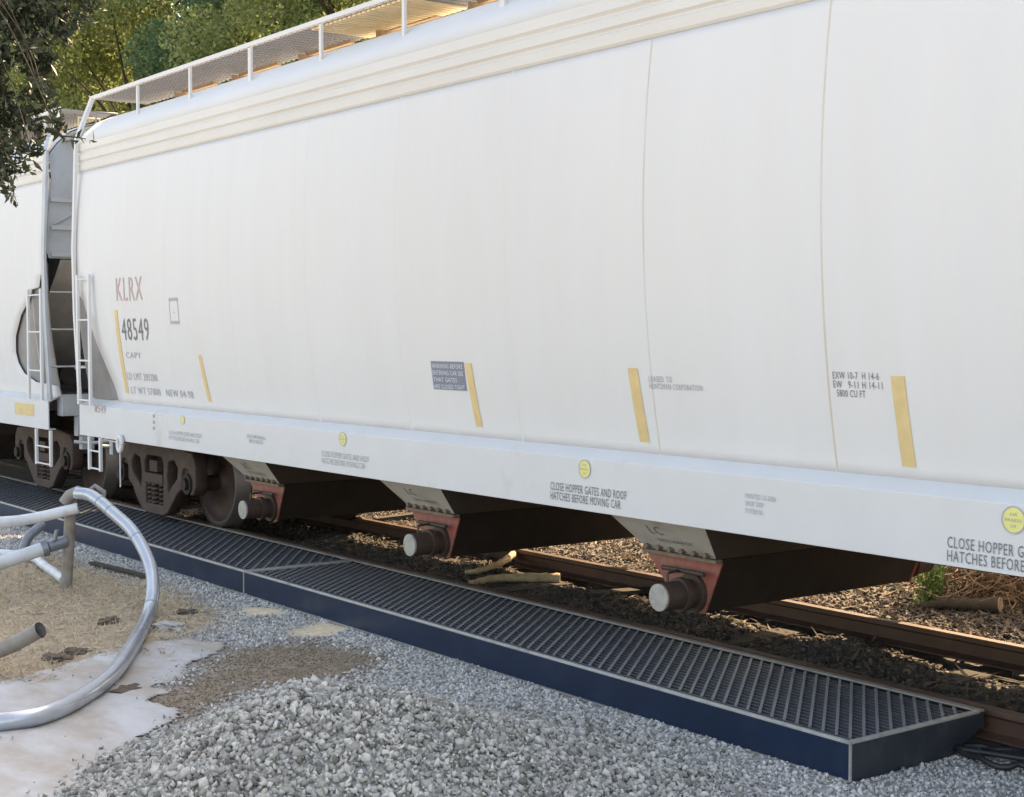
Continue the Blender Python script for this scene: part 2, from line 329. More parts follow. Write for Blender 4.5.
# ------------------------------------------------------------------ stones (stuff)
def base_stones(k):
    out = []
    for i in range(k):
        q = RNG.normal(size=(11, 3)); q /= np.linalg.norm(q, axis=1)[:, None]; q *= RNG.uniform(.75, 1.15, (11, 1)) * RNG.uniform([.95,.65,.45],[1.3,1.0,.8])
        bm = bmesh.new()
        for p in q: bm.verts.new(p)
        bmesh.ops.convex_hull(bm, input=bm.verts[:]); bmesh.ops.delete(bm, geom=[v for v in bm.verts if not v.link_faces], context='VERTS')
        bmesh.ops.triangulate(bm, faces=bm.faces[:]); bm.verts.index_update()
        out.append((np.array([v.co[:] for v in bm.verts]), np.array([[v.index for v in f.verts] for f in bm.faces]))); bm.free()
    return out
BST = base_stones(14)
def scatter_stones(name, pts, sizes, mt, label, sink=.25):
    n = len(pts); Vs = []; Fs = []; base = 0
    var = RNG.integers(0, len(BST), n); q = RNG.normal(size=(n, 4)); q /= np.linalg.norm(q, axis=1)[:, None]
    w0,x0,y0,z0 = q.T
    Rm = np.stack([1-2*(y0*y0+z0*z0),2*(x0*y0-z0*w0),2*(x0*z0+y0*w0),2*(x0*y0+z0*w0),1-2*(x0*x0+z0*z0),2*(y0*z0-x0*w0),
                   2*(x0*z0-y0*w0),2*(y0*z0+x0*w0),1-2*(x0*x0+y0*y0)], -1).reshape(n,3,3)
    for k, (bv, bf) in enumerate(BST):
        m_ = var == k; c = m_.sum()
        Vv = np.einsum('nij,vj->nvi', Rm[m_], bv) * sizes[m_][:, None, None] + pts[m_][:, None, :]
        Vs.append(Vv.reshape(-1, 3)); Fs.append((bf[None] + (base + np.arange(c) * len(bv))[:, None, None]).reshape(-1, 3)); base += c * len(bv)
    o = link(name, np_mesh(name, np.concatenate(Vs), np.concatenate(Fs)), mt)
    return tag(o, label, 'gravel', kind='stuff')
def visible(x, y, z, mg=30):
    P = np.stack([x, y, z - HC], -1); a = P @ np.array(fw); u = P @ np.array(rt) / a * F + 512; v = 398.5 - P @ np.array(up) / a * F
    return (a > 1) & (u > -mg) & (u < W_ + mg) & (v > -mg) & (v < H_ + mg + 30)
def region(n, x0, x1, y0, y1, keep):
    x = RNG.uniform(x0, x1, n); y = RNG.uniform(y0, y1, n); k = keep(x, y); x = x[k]; y = y[k]
    z = ground_z(x, y); k = visible(x, y, z); return x[k], y[k], z[k]
tarp_pix = [(-60,690),(0,682),(48,670),(62,664),(100,650),(118,652),(150,643),(190,640),(238,640),(225,655),(180,676),(150,688),(192,690),(160,703),(190,712),(150,735),(120,760),(70,800),(30,850),(-80,860)]
tarp_poly = [G(*p) for p in tarp_pix]
def near_keep(x, y):
    ph = pile_h(x, y)
    tn = np.maximum(*[poly_mask(p, x, y) for p in sun_patch_polys])
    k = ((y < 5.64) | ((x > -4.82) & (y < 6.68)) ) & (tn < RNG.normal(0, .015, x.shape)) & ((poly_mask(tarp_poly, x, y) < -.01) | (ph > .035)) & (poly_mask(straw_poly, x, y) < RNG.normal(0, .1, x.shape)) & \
        (poly_mask(dirt_poly, x, y) < RNG.normal(-.02, .08, x.shape)) & (RNG.random(x.shape) < 1)
    return k
x, y, z = region(190000, -19, -1.5, 1.2, 6.68, near_keep)
ph = pile_h(x, y); onp = ph > .03
k = onp | (RNG.random(len(x)) < .9); x, y, z, ph, onp = x[k], y[k], z[k], ph[k], onp[k]
fineP = ~onp
s = RNG.uniform(.010, .021, len(x))
scatter_stones('gravel', np.stack([x, y, z + .004], -1)[fineP], s[fineP], M['stonef'], 'fine grey crushed gravel spread along the navy deck')
x, y, z = region(120000, -9, -1.5, 1.0, 5.5, lambda x, y: pile_h(x, y) > .03 * RNG.uniform(.3, 1.6, x.shape))
ph = pile_h(x, y)
s = RNG.uniform(.010, .027, len(x)) * np.where(RNG.random(len(x)) < .06, 1.5, 1)
scatter_stones('gravel_pile', np.stack([x, y, z + RNG.uniform(-.004, .018, len(x))], -1), s, M['stone'], 'mound of pale grey crushed stone in the foreground')
x, y, z = region(70000, -17, -2, 6.78, 10.5, lambda x, y: ((y < 8.1) | (y > 8.36)) & (RNG.random(x.shape) < np.where(y > 8.4, .75, .8)))
s = RNG.uniform(.012, .028, len(x))
scatter_stones('ballast', np.stack([x, y, z + .002], -1), s, M['ballast'], 'dark brown ballast between and beyond the rails')
x, y, z = region(60000, -13, -5, 2.0, 5.5, lambda x, y: poly_mask(dirt_poly, x, y) > RNG.normal(-.06, .09, x.shape))
x = x[:24000]; y = y[:24000]; z = z[:24000]
scatter_stones('loose_dirt', np.stack([x, y, z + .003], -1), RNG.uniform(.004, .011, len(x)), M['crumb'], 'loose brown dirt crumbs between the plastic sheet and the stone mound')
x, y, z = region(5200, -13, -5, 2.0, 5.5, lambda x, y: poly_mask(tarp_poly, x, y) > -.02)
d_ = poly_mask(tarp_poly, x, y); k = RNG.random(len(x)) < np.clip(.30 - d_, .03, 1); x, y, z = x[k], y[k], z[k]
scatter_stones('stray_gravel', np.stack([x, y, z + .022], -1), RNG.uniform(.005, .014, len(x)), M['stone'], 'stray stone chips scattered on the plastic sheet')
# thin flat bits: leaves / straw
def flakes(name, x, y, z, ln, wd, mt, label, cat, tilt=.5, curve=0.3):
    n = len(x); a = RNG.uniform(0, 2*math.pi, n); L_ = RNG.uniform(.6, 1.2, n) * ln; W2 = RNG.uniform(.6, 1.2, n) * wd
    t = RNG.normal(0, tilt, n); s_ = RNG.normal(0, tilt, n)
    d = np.stack([np.cos(a)*np.cos(t), np.sin(a)*np.cos(t), np.sin(t)], -1)
    q = np.stack([-np.sin(a)*np.cos(s_), np.cos(a)*np.cos(s_), np.sin(s_)], -1)
    c = np.stack([x, y, z], -1); up_ = np.array([0,0,1.])
    v0 = c - d*L_[:,None]/2; v1 = c + q*W2[:,None]/2 + up_*(curve*W2)[:,None]; v2 = c + d*L_[:,None]/2; v3 = c - q*W2[:,None]/2 + up_*(curve*W2)[:,None]
    Vv = np.stack([v0, v1, v2, v3], 1).reshape(-1, 3); Ff = np.arange(4*n).reshape(n, 4)
    # fold along the long axis: two triangles sharing v0-v2
    Tf = np.stack([Ff[:, [0,1,2]], Ff[:, [0,2,3]]], 1).reshape(-1, 3)
    o = link(name, np_mesh(name, Vv, Tf), mt); return tag(o, label, cat, kind='stuff')
x, y, z = region(26000, -20, -2, 6.8, 12.5, lambda x, y: (RNG.random(x.shape) < np.where(y > 8.36, .8, .07 + .45*(vnoise(x, y, .5, 9) > .68))))
flakes('leaf_litter', x, y, z + .02, .07, .035, M['litter'], 'dry brown leaf litter on the ballast and bank', 'leaf litter')
x, y, z = region(42000, -17, -6, 2.5, 5.6, lambda x, y: poly_mask(straw_poly, x, y) > RNG.normal(-.03, .10, x.shape))
flakes('dry_grass', x, y, z + .016, .095, .008, M['straw'], 'flattened tan dry grass beside the hoses', 'dry grass', tilt=.42, curve=0)
x, y, z = region(4200, -19, -2, 6.85, 9.2, lambda x, y: RNG.random(x.shape) < .55)
flakes('twig_litter', x, y, z + .025, .26, .022, M['twigd'], 'dark twigs and bark strips strewn over the track ballast', 'twig litter', tilt=.18, curve=.1)
# ------------------------------------------------------------------ plastic sheet
def sheet():
    x0 = min(p[0] for p in tarp_poly); x1 = max(p[0] for p in tarp_poly); y0 = min(p[1] for p in tarp_poly); y1 = max(p[1] for p in tarp_poly)
    st = .035; X, Y = np.meshgrid(np.arange(x0, x1, st), np.arange(y0, y1, st), indexing='ij')
    edge = poly_mask(tarp_poly, X, Y) + (vnoise(X, Y, .35, 4) - .5) * .16 + (vnoise(X, Y, .1, 5) - .5) * .03
    crease = np.abs(vnoise(X * .5 + Y * 1.2, Y - X * .6, .33, 8) - .5) * 2
    Z = ground_z(X, Y) * .35 + (GZ) * .65 + .010 + .010 * (1 - np.clip(crease * 2, 0, 1)) + (vnoise(X, Y, .6, 3) - .5) * .02
    Z = np.maximum(Z, np.where(pile_h(X, Y) < .03, ground_z(X, Y) + .006, -9))
    keep = edge > 0; id_ = -np.ones(X.shape, int); k = 0; V = []; Fs = []
    idg = np.arange(X.size).reshape(X.shape)
    q = keep[:-1,:-1] & keep[1:,:-1] & keep[1:,1:] & keep[:-1,1:]
    Fq = np.stack([idg[:-1,:-1], idg[1:,:-1], idg[1:,1:], idg[:-1,1:]], -1)[q]
    V = np.stack([X, Y, Z], -1).reshape(-1, 3); used = np.unique(Fq); mp_ = -np.ones(len(V), int); mp_[used] = np.arange(len(used))
    o = link('plastic_sheet', np_mesh('plastic_sheet', V[used], mp_[Fq], True), M['tarp'])
    md = o.modifiers.new('thickness', 'SOLIDIFY'); md.thickness = .004; md.offset = -1
    tag(o, 'dirty white plastic sheet spread on the ground under the curved hose', 'plastic sheet')
sheet()
# ------------------------------------------------------------------ rails and ties
def rail(yc, label):
    pr = [(-.036,0),(.036,0),(.037,-.035),(.012,-.048),(.009,-.125),(.068,-.148),(.068,-.16),(-.068,-.16),(-.068,-.148),(-.009,-.125),(-.012,-.048),(-.037,-.035)]
    o = MB().prism([(yc + a, b) for a, b in pr], 'x', -60, 12).build('rail', M['rail'], bevel=.004)
    tag(o, label, 'rail', 'rails of the track')
rail(6.765, 'near rusty rail running along the back edge of the navy deck')
rail(8.26, 'far rusty rail beyond the hopper outlets, its top edge catching sun')
tp = None
for i in range(44):
    xx = -0.6 - i * .53 + random.uniform(-.03, .03)
    mb = MB(); mb.box(-.11, .11, -.95, 1.25, -.08, .08)
    if i % 11 == 0: tp = mb.build('railroad_tie', M['tie'], bevel=.012, loc=(0,0,0)); o = tp
    else: o = tp.copy(); COL.objects.link(o)
    o.location = (xx, 7.52 + random.uniform(-.03, .03), -.252 + random.uniform(-.006, .01)); o.rotation_euler = (random.uniform(-.004,.004), 0, random.uniform(-.02, .02))
    tag(o, 'dark weathered wooden tie half buried in ballast under the rails', 'railroad tie', 'ties under the rails')
# ------------------------------------------------------------------ deck modules (track pans)
def deck(xa, xb, name_lab, end_right=False, skew=.85, pitch=.088):
    L = xb - xa; root = empty('track_pan', ((xa+xb)/2, 6.18, GZ)); tag(root, name_lab, 'track pan', 'track pans beside the near rail')
    y0, y1 = 5.63, 6.69; zt = 0.0; zb = -.197
    f = MB(); f.box(xa, xb, y0, y0+.012, zb, zt-.012)
    f.build('front_panel', M['navy'], root, bevel=.002)
    f = MB(); f.box(xa, xb, y1-.012, y1, zt-.10, zt-.008); f.build('back_panel', M['pan_end'], root, bevel=.002)
    for xe, nm in ((xa, -1), (xb, 1)):
        a, b = (xe, xe+.012) if nm < 0 else (xe-.012, xe)
        MB().prism([(y0+.0125, zb), (y1-.28, zb), (y1-.0125, zb+.11), (y1-.0125, zt-.012), (y0+.0125, zt-.012)], 'x', a, b).build('end_panel', M['pan_end'], root, bevel=.002)
    MB().box(xa+.015, xb-.015, y0+.015, y1-.30, zb+.01, zb+.016).build('pan_floor', M['black'], root)
    e = MB(); e.box(xa-.002, xb+.002, y0-.003, y0+.026, zt-.0115, zt+.003); e.build('front_edge', M['edge'], root, bevel=.002)
    e = MB(); e.box(xa, xb, y1-.04, y1+.002, zt-.0075, zt+.004); e.build('back_edge', M['backedge'], root, bevel=.002)
    for xe, nm in ((xa, -1), (xb, 1)):
        a, b = (xe-.001, xe+.05) if nm < 0 else (xe-.03, xe+.001)
        MB().box(a, b, y0+.027, y1-.041, zt-.0115, zt+.003).build('end_edge', M['edge'] if end_right else M['backedge'], root, bevel=.002)
    fl = MB(); fl.box(xa, xb, y0-.02, y0-.0005, zb-.004, zb+.008); fl.build('bottom_flange', M['backedge'], root, bevel=.002)
    # corner strip
    MB().box(xb-.006, xb+.004, y0-.004, y0+.008, zb, zt-.012).build('corner_strip', M['edge'], root)
    g = MB(); ga, gb = xa+.045, xb-.06; y = y0+.085
    zt_ = zt - .008
    while y < y1-.055:
        g.box(ga, gb, y-.009, y+.009, zt_-.016, zt_-.002); y += .052
    for xx in np.arange(ga, gb, .6): g.box(xx-.006, xx+.006, y0+.08, y1-.05, zt_-.028, zt_-.018)
    g.build('grating', M['grate'], root)
    g = MB(); ya, yb = y0+.080, y1-.06; xx = ga
    while xx < gb + skew * (yb - ya):
        t0 = max(0, (xx - gb) / (skew * (yb - ya))); t1 = min(1, (xx - ga) / (skew * (yb - ya)))
        if t1 > t0 + .02: g.bar((xx - skew*(yb-ya)*t0, ya + (yb-ya)*t0, zt_ + .0005), (xx - skew*(yb-ya)*t1, ya + (yb-ya)*t1, zt_ + .001), .016, .008)
        xx += pitch
    st = g.build('cross_strip', M['grate_bar'], root)
    return root
deck(-11.37, -4.83, 'longer-looking nearer navy pan with slotted grating top, its end corner in view', True)
deck(-21.6, -11.38, 'farther navy pan with slotted grating top, passing behind the steel post', False, 1.35, .145)
# ------------------------------------------------------------------ hopper cars
def y_body(z): return 6.0 + .068 * (z - 2.75) ** 2
SPROF = [(y_body(z), z) for z in np.linspace(1.250, 3.76, 40)]
CHORD = [(6.066,3.758),(6.052,3.775),(6.048,3.835),(6.064,3.85),(6.064,3.862),(6.046,3.88),(6.046,3.935),(6.064,3.95),(6.064,3.962),(6.046,3.985),(6.05,4.06)]
ROOF = [(6.052,4.062),(6.15,4.19),(6.3,4.325),(6.45,4.395),(6.6,4.435),(6.8,4.485),(7.05,4.525),(7.5,4.545)]
YC = 7.5
def sheet_body(mb, prof, xl, xr, mirror=True, nxs=1, smooth=True):
    for sgn in ((0, 1) if mirror else (0,)):
        vs = []; fs = []
        for (y, z) in prof:
            yy = y if sgn == 0 else 2*YC - y; a = xl(z); b = xr(z)
            for i in range(nxs + 1): vs.append((a + (b-a) * i / nxs, yy, z))
        for j in range(len(prof) - 1):
            for i in range(nxs):
                a = j*(nxs+1)+i; fs.append((a, a+1, a+nxs+2, a+nxs+1))
        mb.add(vs, fs, smooth)
def lerp_table(tab):
    def f(z):
        if z <= tab[0][0]: return tab[0][1]
        for (a, b), (c, d) in zip(tab, tab[1:]):
            if a <= z <= c: return b + (d - b) * (z - a) / (c - a + 1e-9)
        return tab[-1][1]
    return f
def solid(o, th=.004):
    md = o.modifiers.new('plate', 'SOLIDIFY'); md.thickness = th; md.offset = 0; return o
def decal(lines, px0, px1, py, hpx, surf, mt, parent, name='lettering', lead=1.28, sub=None):
    """stencilled text on the body ('b') or the side sill ('s'): real size and place on the surface"""
    mb = MB()
    Y = 6.02 if surf == 'b' else 6.03
    for it in range(4):
        p0 = onY(px0, py, Y); Y = (y_body(p0.z) if surf == 'b' else 6.03)
    p1 = onY(px1, py, Y); dist = (p0 - O).dot(fw); h = hpx * dist / F; Lx = p1.x - p0.x
    zb = p0.z
    mxl = max(len(q) for q in lines)
    for i, s_ in enumerate(lines):
        if not s_.strip(): continue
        ind = len(s_) - len(s_.lstrip()); t_ = s_.strip(); V, P = text_geo(t_)
        z0 = zb - i * h * lead; x0 = p0.x + Lx * ind / mxl; lx = Lx * len(t_) / mxl
        vs = []
        for v in V:
            zz = z0 + v[1] * h - h; yy = (y_body(zz) if surf == 'b' else 6.03) - .006
            vs.append((x0 + v[0] * lx, yy, zz))
        mb.add(vs, P)
    return mb.build(name, mt, parent)
def stripe(xt, yt, xb, yb, wpx, parent):
    Y = 6.0
    for it in range(5): a = onY(xt, yt, Y); Y = y_body(a.z)
    for it in range(5): b = onY(xb, yb, Y); Y = y_body(b.z)
    dist = (a - O).dot(fw); a2 = onY(xt + wpx, yt, y_body(a.z)); wd = a2.x - a.x
    xm = (a.x + b.x) / 2; vs = []; fs = []; n = 12
    for i in range(n + 1):
        z = a.z + (b.z - a.z) * i / n; y = y_body(z) - .005
        xm = a.x + (b.x - a.x) * i / n; vs += [(xm - wd/2, y, z), (xm + wd/2, y, z)]
    for i in range(n): fs.append((2*i, 2*i+1, 2*i+3, 2*i+2))
    return MB().add(vs, fs, False).build('reflective_stripe', M['yellow'], parent)
def ladder(parent, xa, xb, y, z0, z1, zr, name='ladder', ytop=None):
    mb = MB(); yt = y if ytop is None else ytop
    for x_ in (xa, xb): mb.bar((x_, y, z0), (x_, yt, z1), .045, .03)
    for z in zr: mb.tube([(xa, y, z), (xb, y, z)], .011, 8)
    return mb.build(name, M['white'], parent, bevel=.003)
def truck(parent, xc):
    b = MB()
    b.box(xc-.16, xc+.16, 6.62, 8.38, .40, .68)          # bolster
    b.cyl((xc, YC, .66), (xc, YC, .84), .2, 20)
    t = b.build('truck', M['truck'], parent, bevel=.02)
    # side frame outline with two windows and the spring opening
    def P(l): return [(a, q) for a, q in l]
    outer = P([(a_*.93, q_) for a_, q_ in [(-1.10,.44),(-1.10,.66),(-1.02,.76),(-.62,.80),(-.3,.815),(.3,.815),(.62,.80),(1.02,.76),(1.10,.66),(1.10,.44),(1.04,.36),
               (.98,.36),(.98,.55),(.92,.62),(.80,.62),(.74,.54),(.74,.40),(.62,.34),(.36,.12),(.24,.08),(-.24,.08),(-.36,.12),(-.62,.34),(-.74,.40),
               (-.74,.54),(-.80,.62),(-.92,.62),(-.98,.55),(-.98,.36),(-1.04,.36)]])
    h1 = P([(.34,.30),(.60,.48),(.62,.60),(.52,.69),(.36,.66),(.32,.5)])
    h2 = [(-a, q) for a, q in reversed(h1)]
    h3 = P([(-.24,.16),(.24,.16),(.26,.62),(.2,.70),(-.2,.70),(-.26,.62)])
    for yy in (6.46, 2*YC - 6.46):
        me = curve_mesh([outer, h1, h2, h3], .055, .014)
        me.transform(Matrix.Translation((xc, yy, 0)) @ Matrix.Rotation(R(90), 4, 'X'))
        link('side_frame', me, M['truck'], t)
        s = MB()
        for k, sx in enumerate((-.15, 0, .15)):
            pts = []
            for i in range(0, 81):
                a = i * 2*math.pi*5/80; pts.append((xc + sx + .058*math.cos(a), yy + (.0 if sx else -.02) + .058*math.sin(a), .155 + .24*i/80))
            s.tube(pts, .014, 6)
        s.box(xc-.24, xc+.24, yy-.08, yy+.08, .40, .50)
        s.box(xc-.10, xc+.10, yy-.075, yy+.05, .52, .64)
        s.build('spring_nest', M['truck'], t, bevel=.004)
        for dx in (-.86, .86):
            bb = MB()
            sg = -1 if yy < YC else 1
            bb.cyl((xc+dx, yy - .09, .457), (xc+dx, yy + .09, .457), .105, 20)
            bb.cyl((xc+dx, yy + sg*.09, .457), (xc+dx, yy + sg*.125, .457), .062, 16)
            bb.box(xc+dx-.12, xc+dx+.12, yy-.05, yy+.05, .55, .61)
            bb.build('bearing', M['rustdark'], t, bevel=.006)
    for dx in (-.89, .89):
        a = MB(); a.cyl((xc+dx, 6.42, .457), (xc+dx, 2*YC-6.42, .457), .08, 16); a.build('axle', M['wheel'], t)
        for sg in (1, -1):
            yy = 6.765 if sg == 1 else 2*YC - 6.735; c = (xc+dx, yy, .457)
            pr = [(-.07,.0),(-.07,.10),(-.06,.12),(-.015,.16),(.0,.34),(-.055,.395),(-.068,.40),(-.070,.457),(.055,.466),(.062,.49),(.085,.49),(.09,.40),(.04,.34),(.02,.16),(.06,.12),(.06,.0)]
            MB().lathe_y(c, [(sg*a_, b_) for a_, b_ in pr], 48).build('wheel', M['wheel'], t)
            MB().lathe_y(c, [(sg*a_, b_) for a_, b_ in [(-.071,.415),(-.072,.459),(.054,.468),(.061,.492),(.086,.492)]], 48).build('wheel_rim', M['tread'], t)
    return t
def bay(parent, xc, shade=None):
    xq = xc; xc = xc - .08
    f = MB(); lv = [(1.15,6.16,.66),(.88,6.20,.47),(.60,6.47,.32)]
    vs = []
    for z, y, hx in lv: vs += [(xc-hx, y, z), (xc+hx, y, z), (xc+hx, 2*YC-y, z), (xc-hx, 2*YC-y, z)]
    fs = []
    for i in range(2):
        for k in range(4): a = i*4+k; b = i*4+(k+1) % 4; fs.append((a, b, b+4, a+4))
    f.add(vs, fs)
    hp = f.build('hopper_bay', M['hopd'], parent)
    for sg in (1, -1):
        Y = lambda v: v if sg == 1 else 2*YC - v
        f = MB(); f.add([(xc-.47,Y(6.195),.884),(xc+.47,Y(6.195),.884),(xc+.32,Y(6.465),.604),(xc-.32,Y(6.465),.604),(xc-.47,Y(6.20),.889),(xc+.47,Y(6.20),.889),(xc+.32,Y(6.47),.609),(xc-.32,Y(6.47),.609)],
              [(0,1,2,3),(4,7,6,5),(0,4,5,1),(1,5,6,2),(2,6,7,3),(3,7,4,0)])
        fp = f; f = MB(); a_, q_ = sorted((Y(6.44), Y(6.50))); f.box(xc-.34, xc+.34, a_, q_, .578, .60)
        for k in range(6): f.cyl((xc-.27+k*.108, Y(6.41), .625), (xc-.27+k*.108, Y(6.45), .625), .017, 8)
        pn = fp.build('bay_panel', M['hop'], hp, bevel=.002)
        if sg == 1:
            tm = MB()
            for t_, u0, wd_, v0, h_ in (('LC', -.14, .12, .36, .20), ('DISCHARGE', -.12, .32, .66, .08)):
                Vt, Pt = text_geo(t_); vs_ = []
                for q in Vt:
                    v_ = v0 + (1 - q[1]) * h_; vs_.append((xc + u0 + q[0]*wd_, 6.195 + .27*v_ - .003, .884 - .28*v_ - .003))
                tm.add(vs_, Pt)
            tm.build('lettering', M['ink'], pn)
        f.build('outlet_flange', M['flange'], hp, bevel=.002)
    xc -= .06
    d = MB(); d.prism([(xc-.30,.597),(xc+.385,.597),(xc+.235,.25),(xc+.04,.25)], 'y', 6.52, 2*YC-6.52)
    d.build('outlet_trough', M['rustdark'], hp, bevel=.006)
    for (q0, q1) in ((6.505, 6.518), (2*YC-6.518, 2*YC-6.505)):
        MB().prism([(xc-.305,.573),(xc+.39,.573),(xc+.24,.24),(xc+.035,.24)], 'y', q0, q1).build('outlet_end_plate', M['red'], hp)
    xc = xq
    for sg in (1, -1):
        Y = lambda v: v if sg == 1 else 2*YC - v
        p = MB(); p.cyl((xc, Y(6.22), .36), (xc, Y(6.50), .36), .088, 24); p.cyl((xc-.22, Y(6.44), .50), (xc+.16, Y(6.44), .50), .016, 8); p.cyl((xc, Y(6.37), .36), (xc, Y(6.41), .36), .108, 24)
        p.cyl((xc, Y(6.475), .36), (xc, Y(6.504), .36), .125, 24)
        p.tube([(xc-.02, Y(6.30), .44), (xc-.02, Y(6.30), .50), (xc-.06, Y(6.42), .50), (xc-.06, Y(6.50), .49)], .010, 8)
        p.build('outlet_pipe', M['pipe'], hp, bevel=.002)
        MB().cyl((xc, Y(6.205), .36), (xc, Y(6.219), .36), .085, 24).build('pipe_cap', M['cap'], hp, bevel=.003)
    return hp
def car(xl, xr, label, ours):
    root = empty('hopper_car', ((xl+xr)/2, YC, 0)); tag(root, label, 'hopper car', 'covered hopper cars on the track')
    cutL = [(1.265,xl+.93),(1.42,xl+.90),(1.9,xl+.55),(2.35,xl+.28),(2.45,xl+.10),(2.62,xl+.10),(2.70,xl+.03),(2.9,xl),(4.1,xl)]
    cutR_round = [(1.265,xr+.02),(1.375,xr),(1.40,xr-.75),(1.50,xr-1.12),(1.62,xr-1.26),(1.75,xr-1.30),(1.95,xr-1.22),(2.2,xr-.95),(2.42,xr-.55),(2.5,xr-.50),(2.52,xr-.25),(2.66,xr-.18),(2.68,xr-.02),(2.9,xr),(4.1,xr)]
    fl = lerp_table(cutL)
    fr = lerp_table([(a, xr - (b - xl)) for a, b in cutL]) if ours else lerp_table(cutR_round)
    pr = SPROF
    if not ours:
        zs = sorted(set([z for _, z in SPROF] + [z for z, _ in cutR_round if z < 3.7]))
        ys = lerp_table([(z, y) for y, z in SPROF]); pr = [(ys(z), z) for z in zs]
    b = MB(); sheet_body(b, pr, fl, fr, nxs=60)
    body = solid(b.build('body', M['white'], root))
    c = MB(); k = [(6.062, 3.755)] + CHORD; sheet_body(c, CHORD, lambda z: xl, lambda z: xr, smooth=False); 
    solid(c.build('top_chord', M['cream'], root))
    r = MB(); full = ROOF + [(2*YC-a, q) for a, q in reversed(ROOF[:-1])]; sheet_body(r, full, lambda z: xl, lambda z: xr, mirror=False, nxs=30)
    rf = solid(r.build('roof', M['roof'], root))
    # end walls above the slope sheets and the slope sheets themselves
    for xe, s in ((xl, 1), (xr, -1)):
        e = MB(); poly = [(6.04,2.85)] + [(y+.01, z) for y, z in SPROF if z > 2.86] + [(6.05,4.0)] + [(a+.01, q-.01) for a, q in ROOF]
        poly = poly + [(2*YC-a, q) for a, q in reversed(poly[:-1])]
        e.prism(poly, 'x', xe + s*.012, xe + s*.02)
        for z in (2.87, 3.18, 3.50):
            e.box(min(xe-s*.02, xe+s*.011), max(xe-s*.02, xe+s*.011), 6.06, 2*YC-6.06, z, z+.05)
        e.bar((xe-s*.01, 6.1, 3.25), (xe-s*.01, 6.5, 3.48), .02, .02)
        e.build('end_wall', M['greyblue'], root, bevel=.003)
        e = MB(); d = 2.1
        e.add([(xe+s*.05,6.19,2.84),(xe+s*.05,2*YC-6.19,2.84),(xe+s*(d+.05),2*YC-6.22,.98),(xe+s*(d+.05),6.22,.98)], [(0,1,2,3)])
        solid(e.build('slope_sheet', M['slope'], root), .01)
        for sd in (0, 1):
            e = MB(); vs = []; zz_ = np.linspace(1.262, 2.80, 9)
            for d_ in (.03, .04):
                for z_ in zz_:
                    yy = y_body(z_) + d_; yy = 2*YC - yy if sd else yy; vs += [(xe+s*.05, yy, z_), (xe+s*1.75, yy, z_)]
            n9 = 18; fs = [(2*k, 2*k+1, 2*k+3, 2*k+2) for k in range(8)] + [(n9+2*k+2, n9+2*k+3, n9+2*k+1, n9+2*k) for k in range(8)]
            fs += [(2*k, 2*k+2, n9+2*k+2, n9+2*k) for k in range(8)] + [(2*k+1, n9+2*k+1, n9+2*k+3, 2*k+3) for k in range(8)] + [(0, n9, n9+1, 1), (16, 17, n9+17, n9+16)]
            e.add(vs, fs, False); e.build('slope_side_plate', M['sidep'], root)
        # centre web, end platform, end sill, brake gear
        e = MB(); e.prism([(xe+s*.1,1.3),(xe+s*1.6,1.3),(xe+s*.1,2.6)], 'y', YC-.15, YC+.15)
        e.prism([(xe+s*.5,1.3),(xe+s*1.75,1.3),(xe+s*.55,2.3)], 'y', 6.85, 6.87)
        e.build('end_web', M['slope'], root)
        e = MB(); e.box(min(xe, xe+s*.18), max(xe, xe+s*.18), 6.17, 2*YC-6.17, 1.02, 1.27); e.box(min(xe+s*.19, xe+s*1.9), max(xe+s*.19, xe+s*1.9), 6.17, 2*YC-6.17, 1.20, 1.235)
        e.build('end_sill', M['greyblue'], root, bevel=.006)
        e = MB(); e.cyl((xe+s*.55, 6.45, 1.48), (xe+s*1.0, 6.45, 1.48), .11, 20); e.cyl((xe+s*.62, 6.40, 1.30), (xe+s*.62, 6.40, 1.38), .03, 8)
        e.tube([(xe+s*.4, 6.2, 1.30), (xe+s*.4, 6.2, 1.52), (xe+s*.85, 6.2, 1.52)], .018, 8)
        e.cyl((xe+s*.80, 6.2, 1.53), (xe+s*.80, 6.22, 1.62), .06, 12)
        e.build('brake_gear', M['brakeb'], root)
        # coupler
        e = MB(); a0, a1 = sorted((xe - s*.42, xe + s*.2)); e.box(a0, a1, YC-.13, YC+.13, .72, .98)
        e.box(min(xe-s*.40, xe-s*.62), max(xe-s*.40, xe-s*.62), YC-.17 , YC+.17, .66, 1.02); e.build('coupler', M['truck'], root, bevel=.02)
        # hanging grey bracket and hose below the end sill
        e = MB(); e.box(min(xe-s*.0,xe+s*.12), max(xe,xe+s*.12), 6.35, 6.62, .78, 1.015); e.box(min(xe,xe+s*.1), max(xe,xe+s*.1), 6.40, 6.55, .62, .78)
        e.tube([(xe-s*.02, 6.3, .72), (xe-s*.14, 6.45, .70), (xe-s*.16, 6.9, .74), (xe-s*.10, 7.2, .8)], .022, 8)
        e.build('uncoupling_lever', M['greyblue'], root, bevel=.004)
        # corner post and end ladder
        xo = xe + (s*.13 if ours else -s*.02)
        e = MB(); pp_ = [(xo,6.02,1.22),(xo,5.975,2.2),(xo,5.965,2.9),(xo,5.985,3.4),(xo,6.01,4.08)]
        for p_, q_ in zip(pp_, pp_[1:]): e.bar(p_, q_, .05 if ours else .10, .03, (0,1,0))
        e.bar(pp_[-1], (xe+s*.10,6.215,4.58), .05, .04)
        e.build('corner_post', M['white'] if ours else M['greyblue'], root)
        e = MB()
        for z in (1.6, 2.03, 2.46): e.tube([(xe-s*.035,6.03,z),(xe-s*.035,6.80,z)], .011, 6)
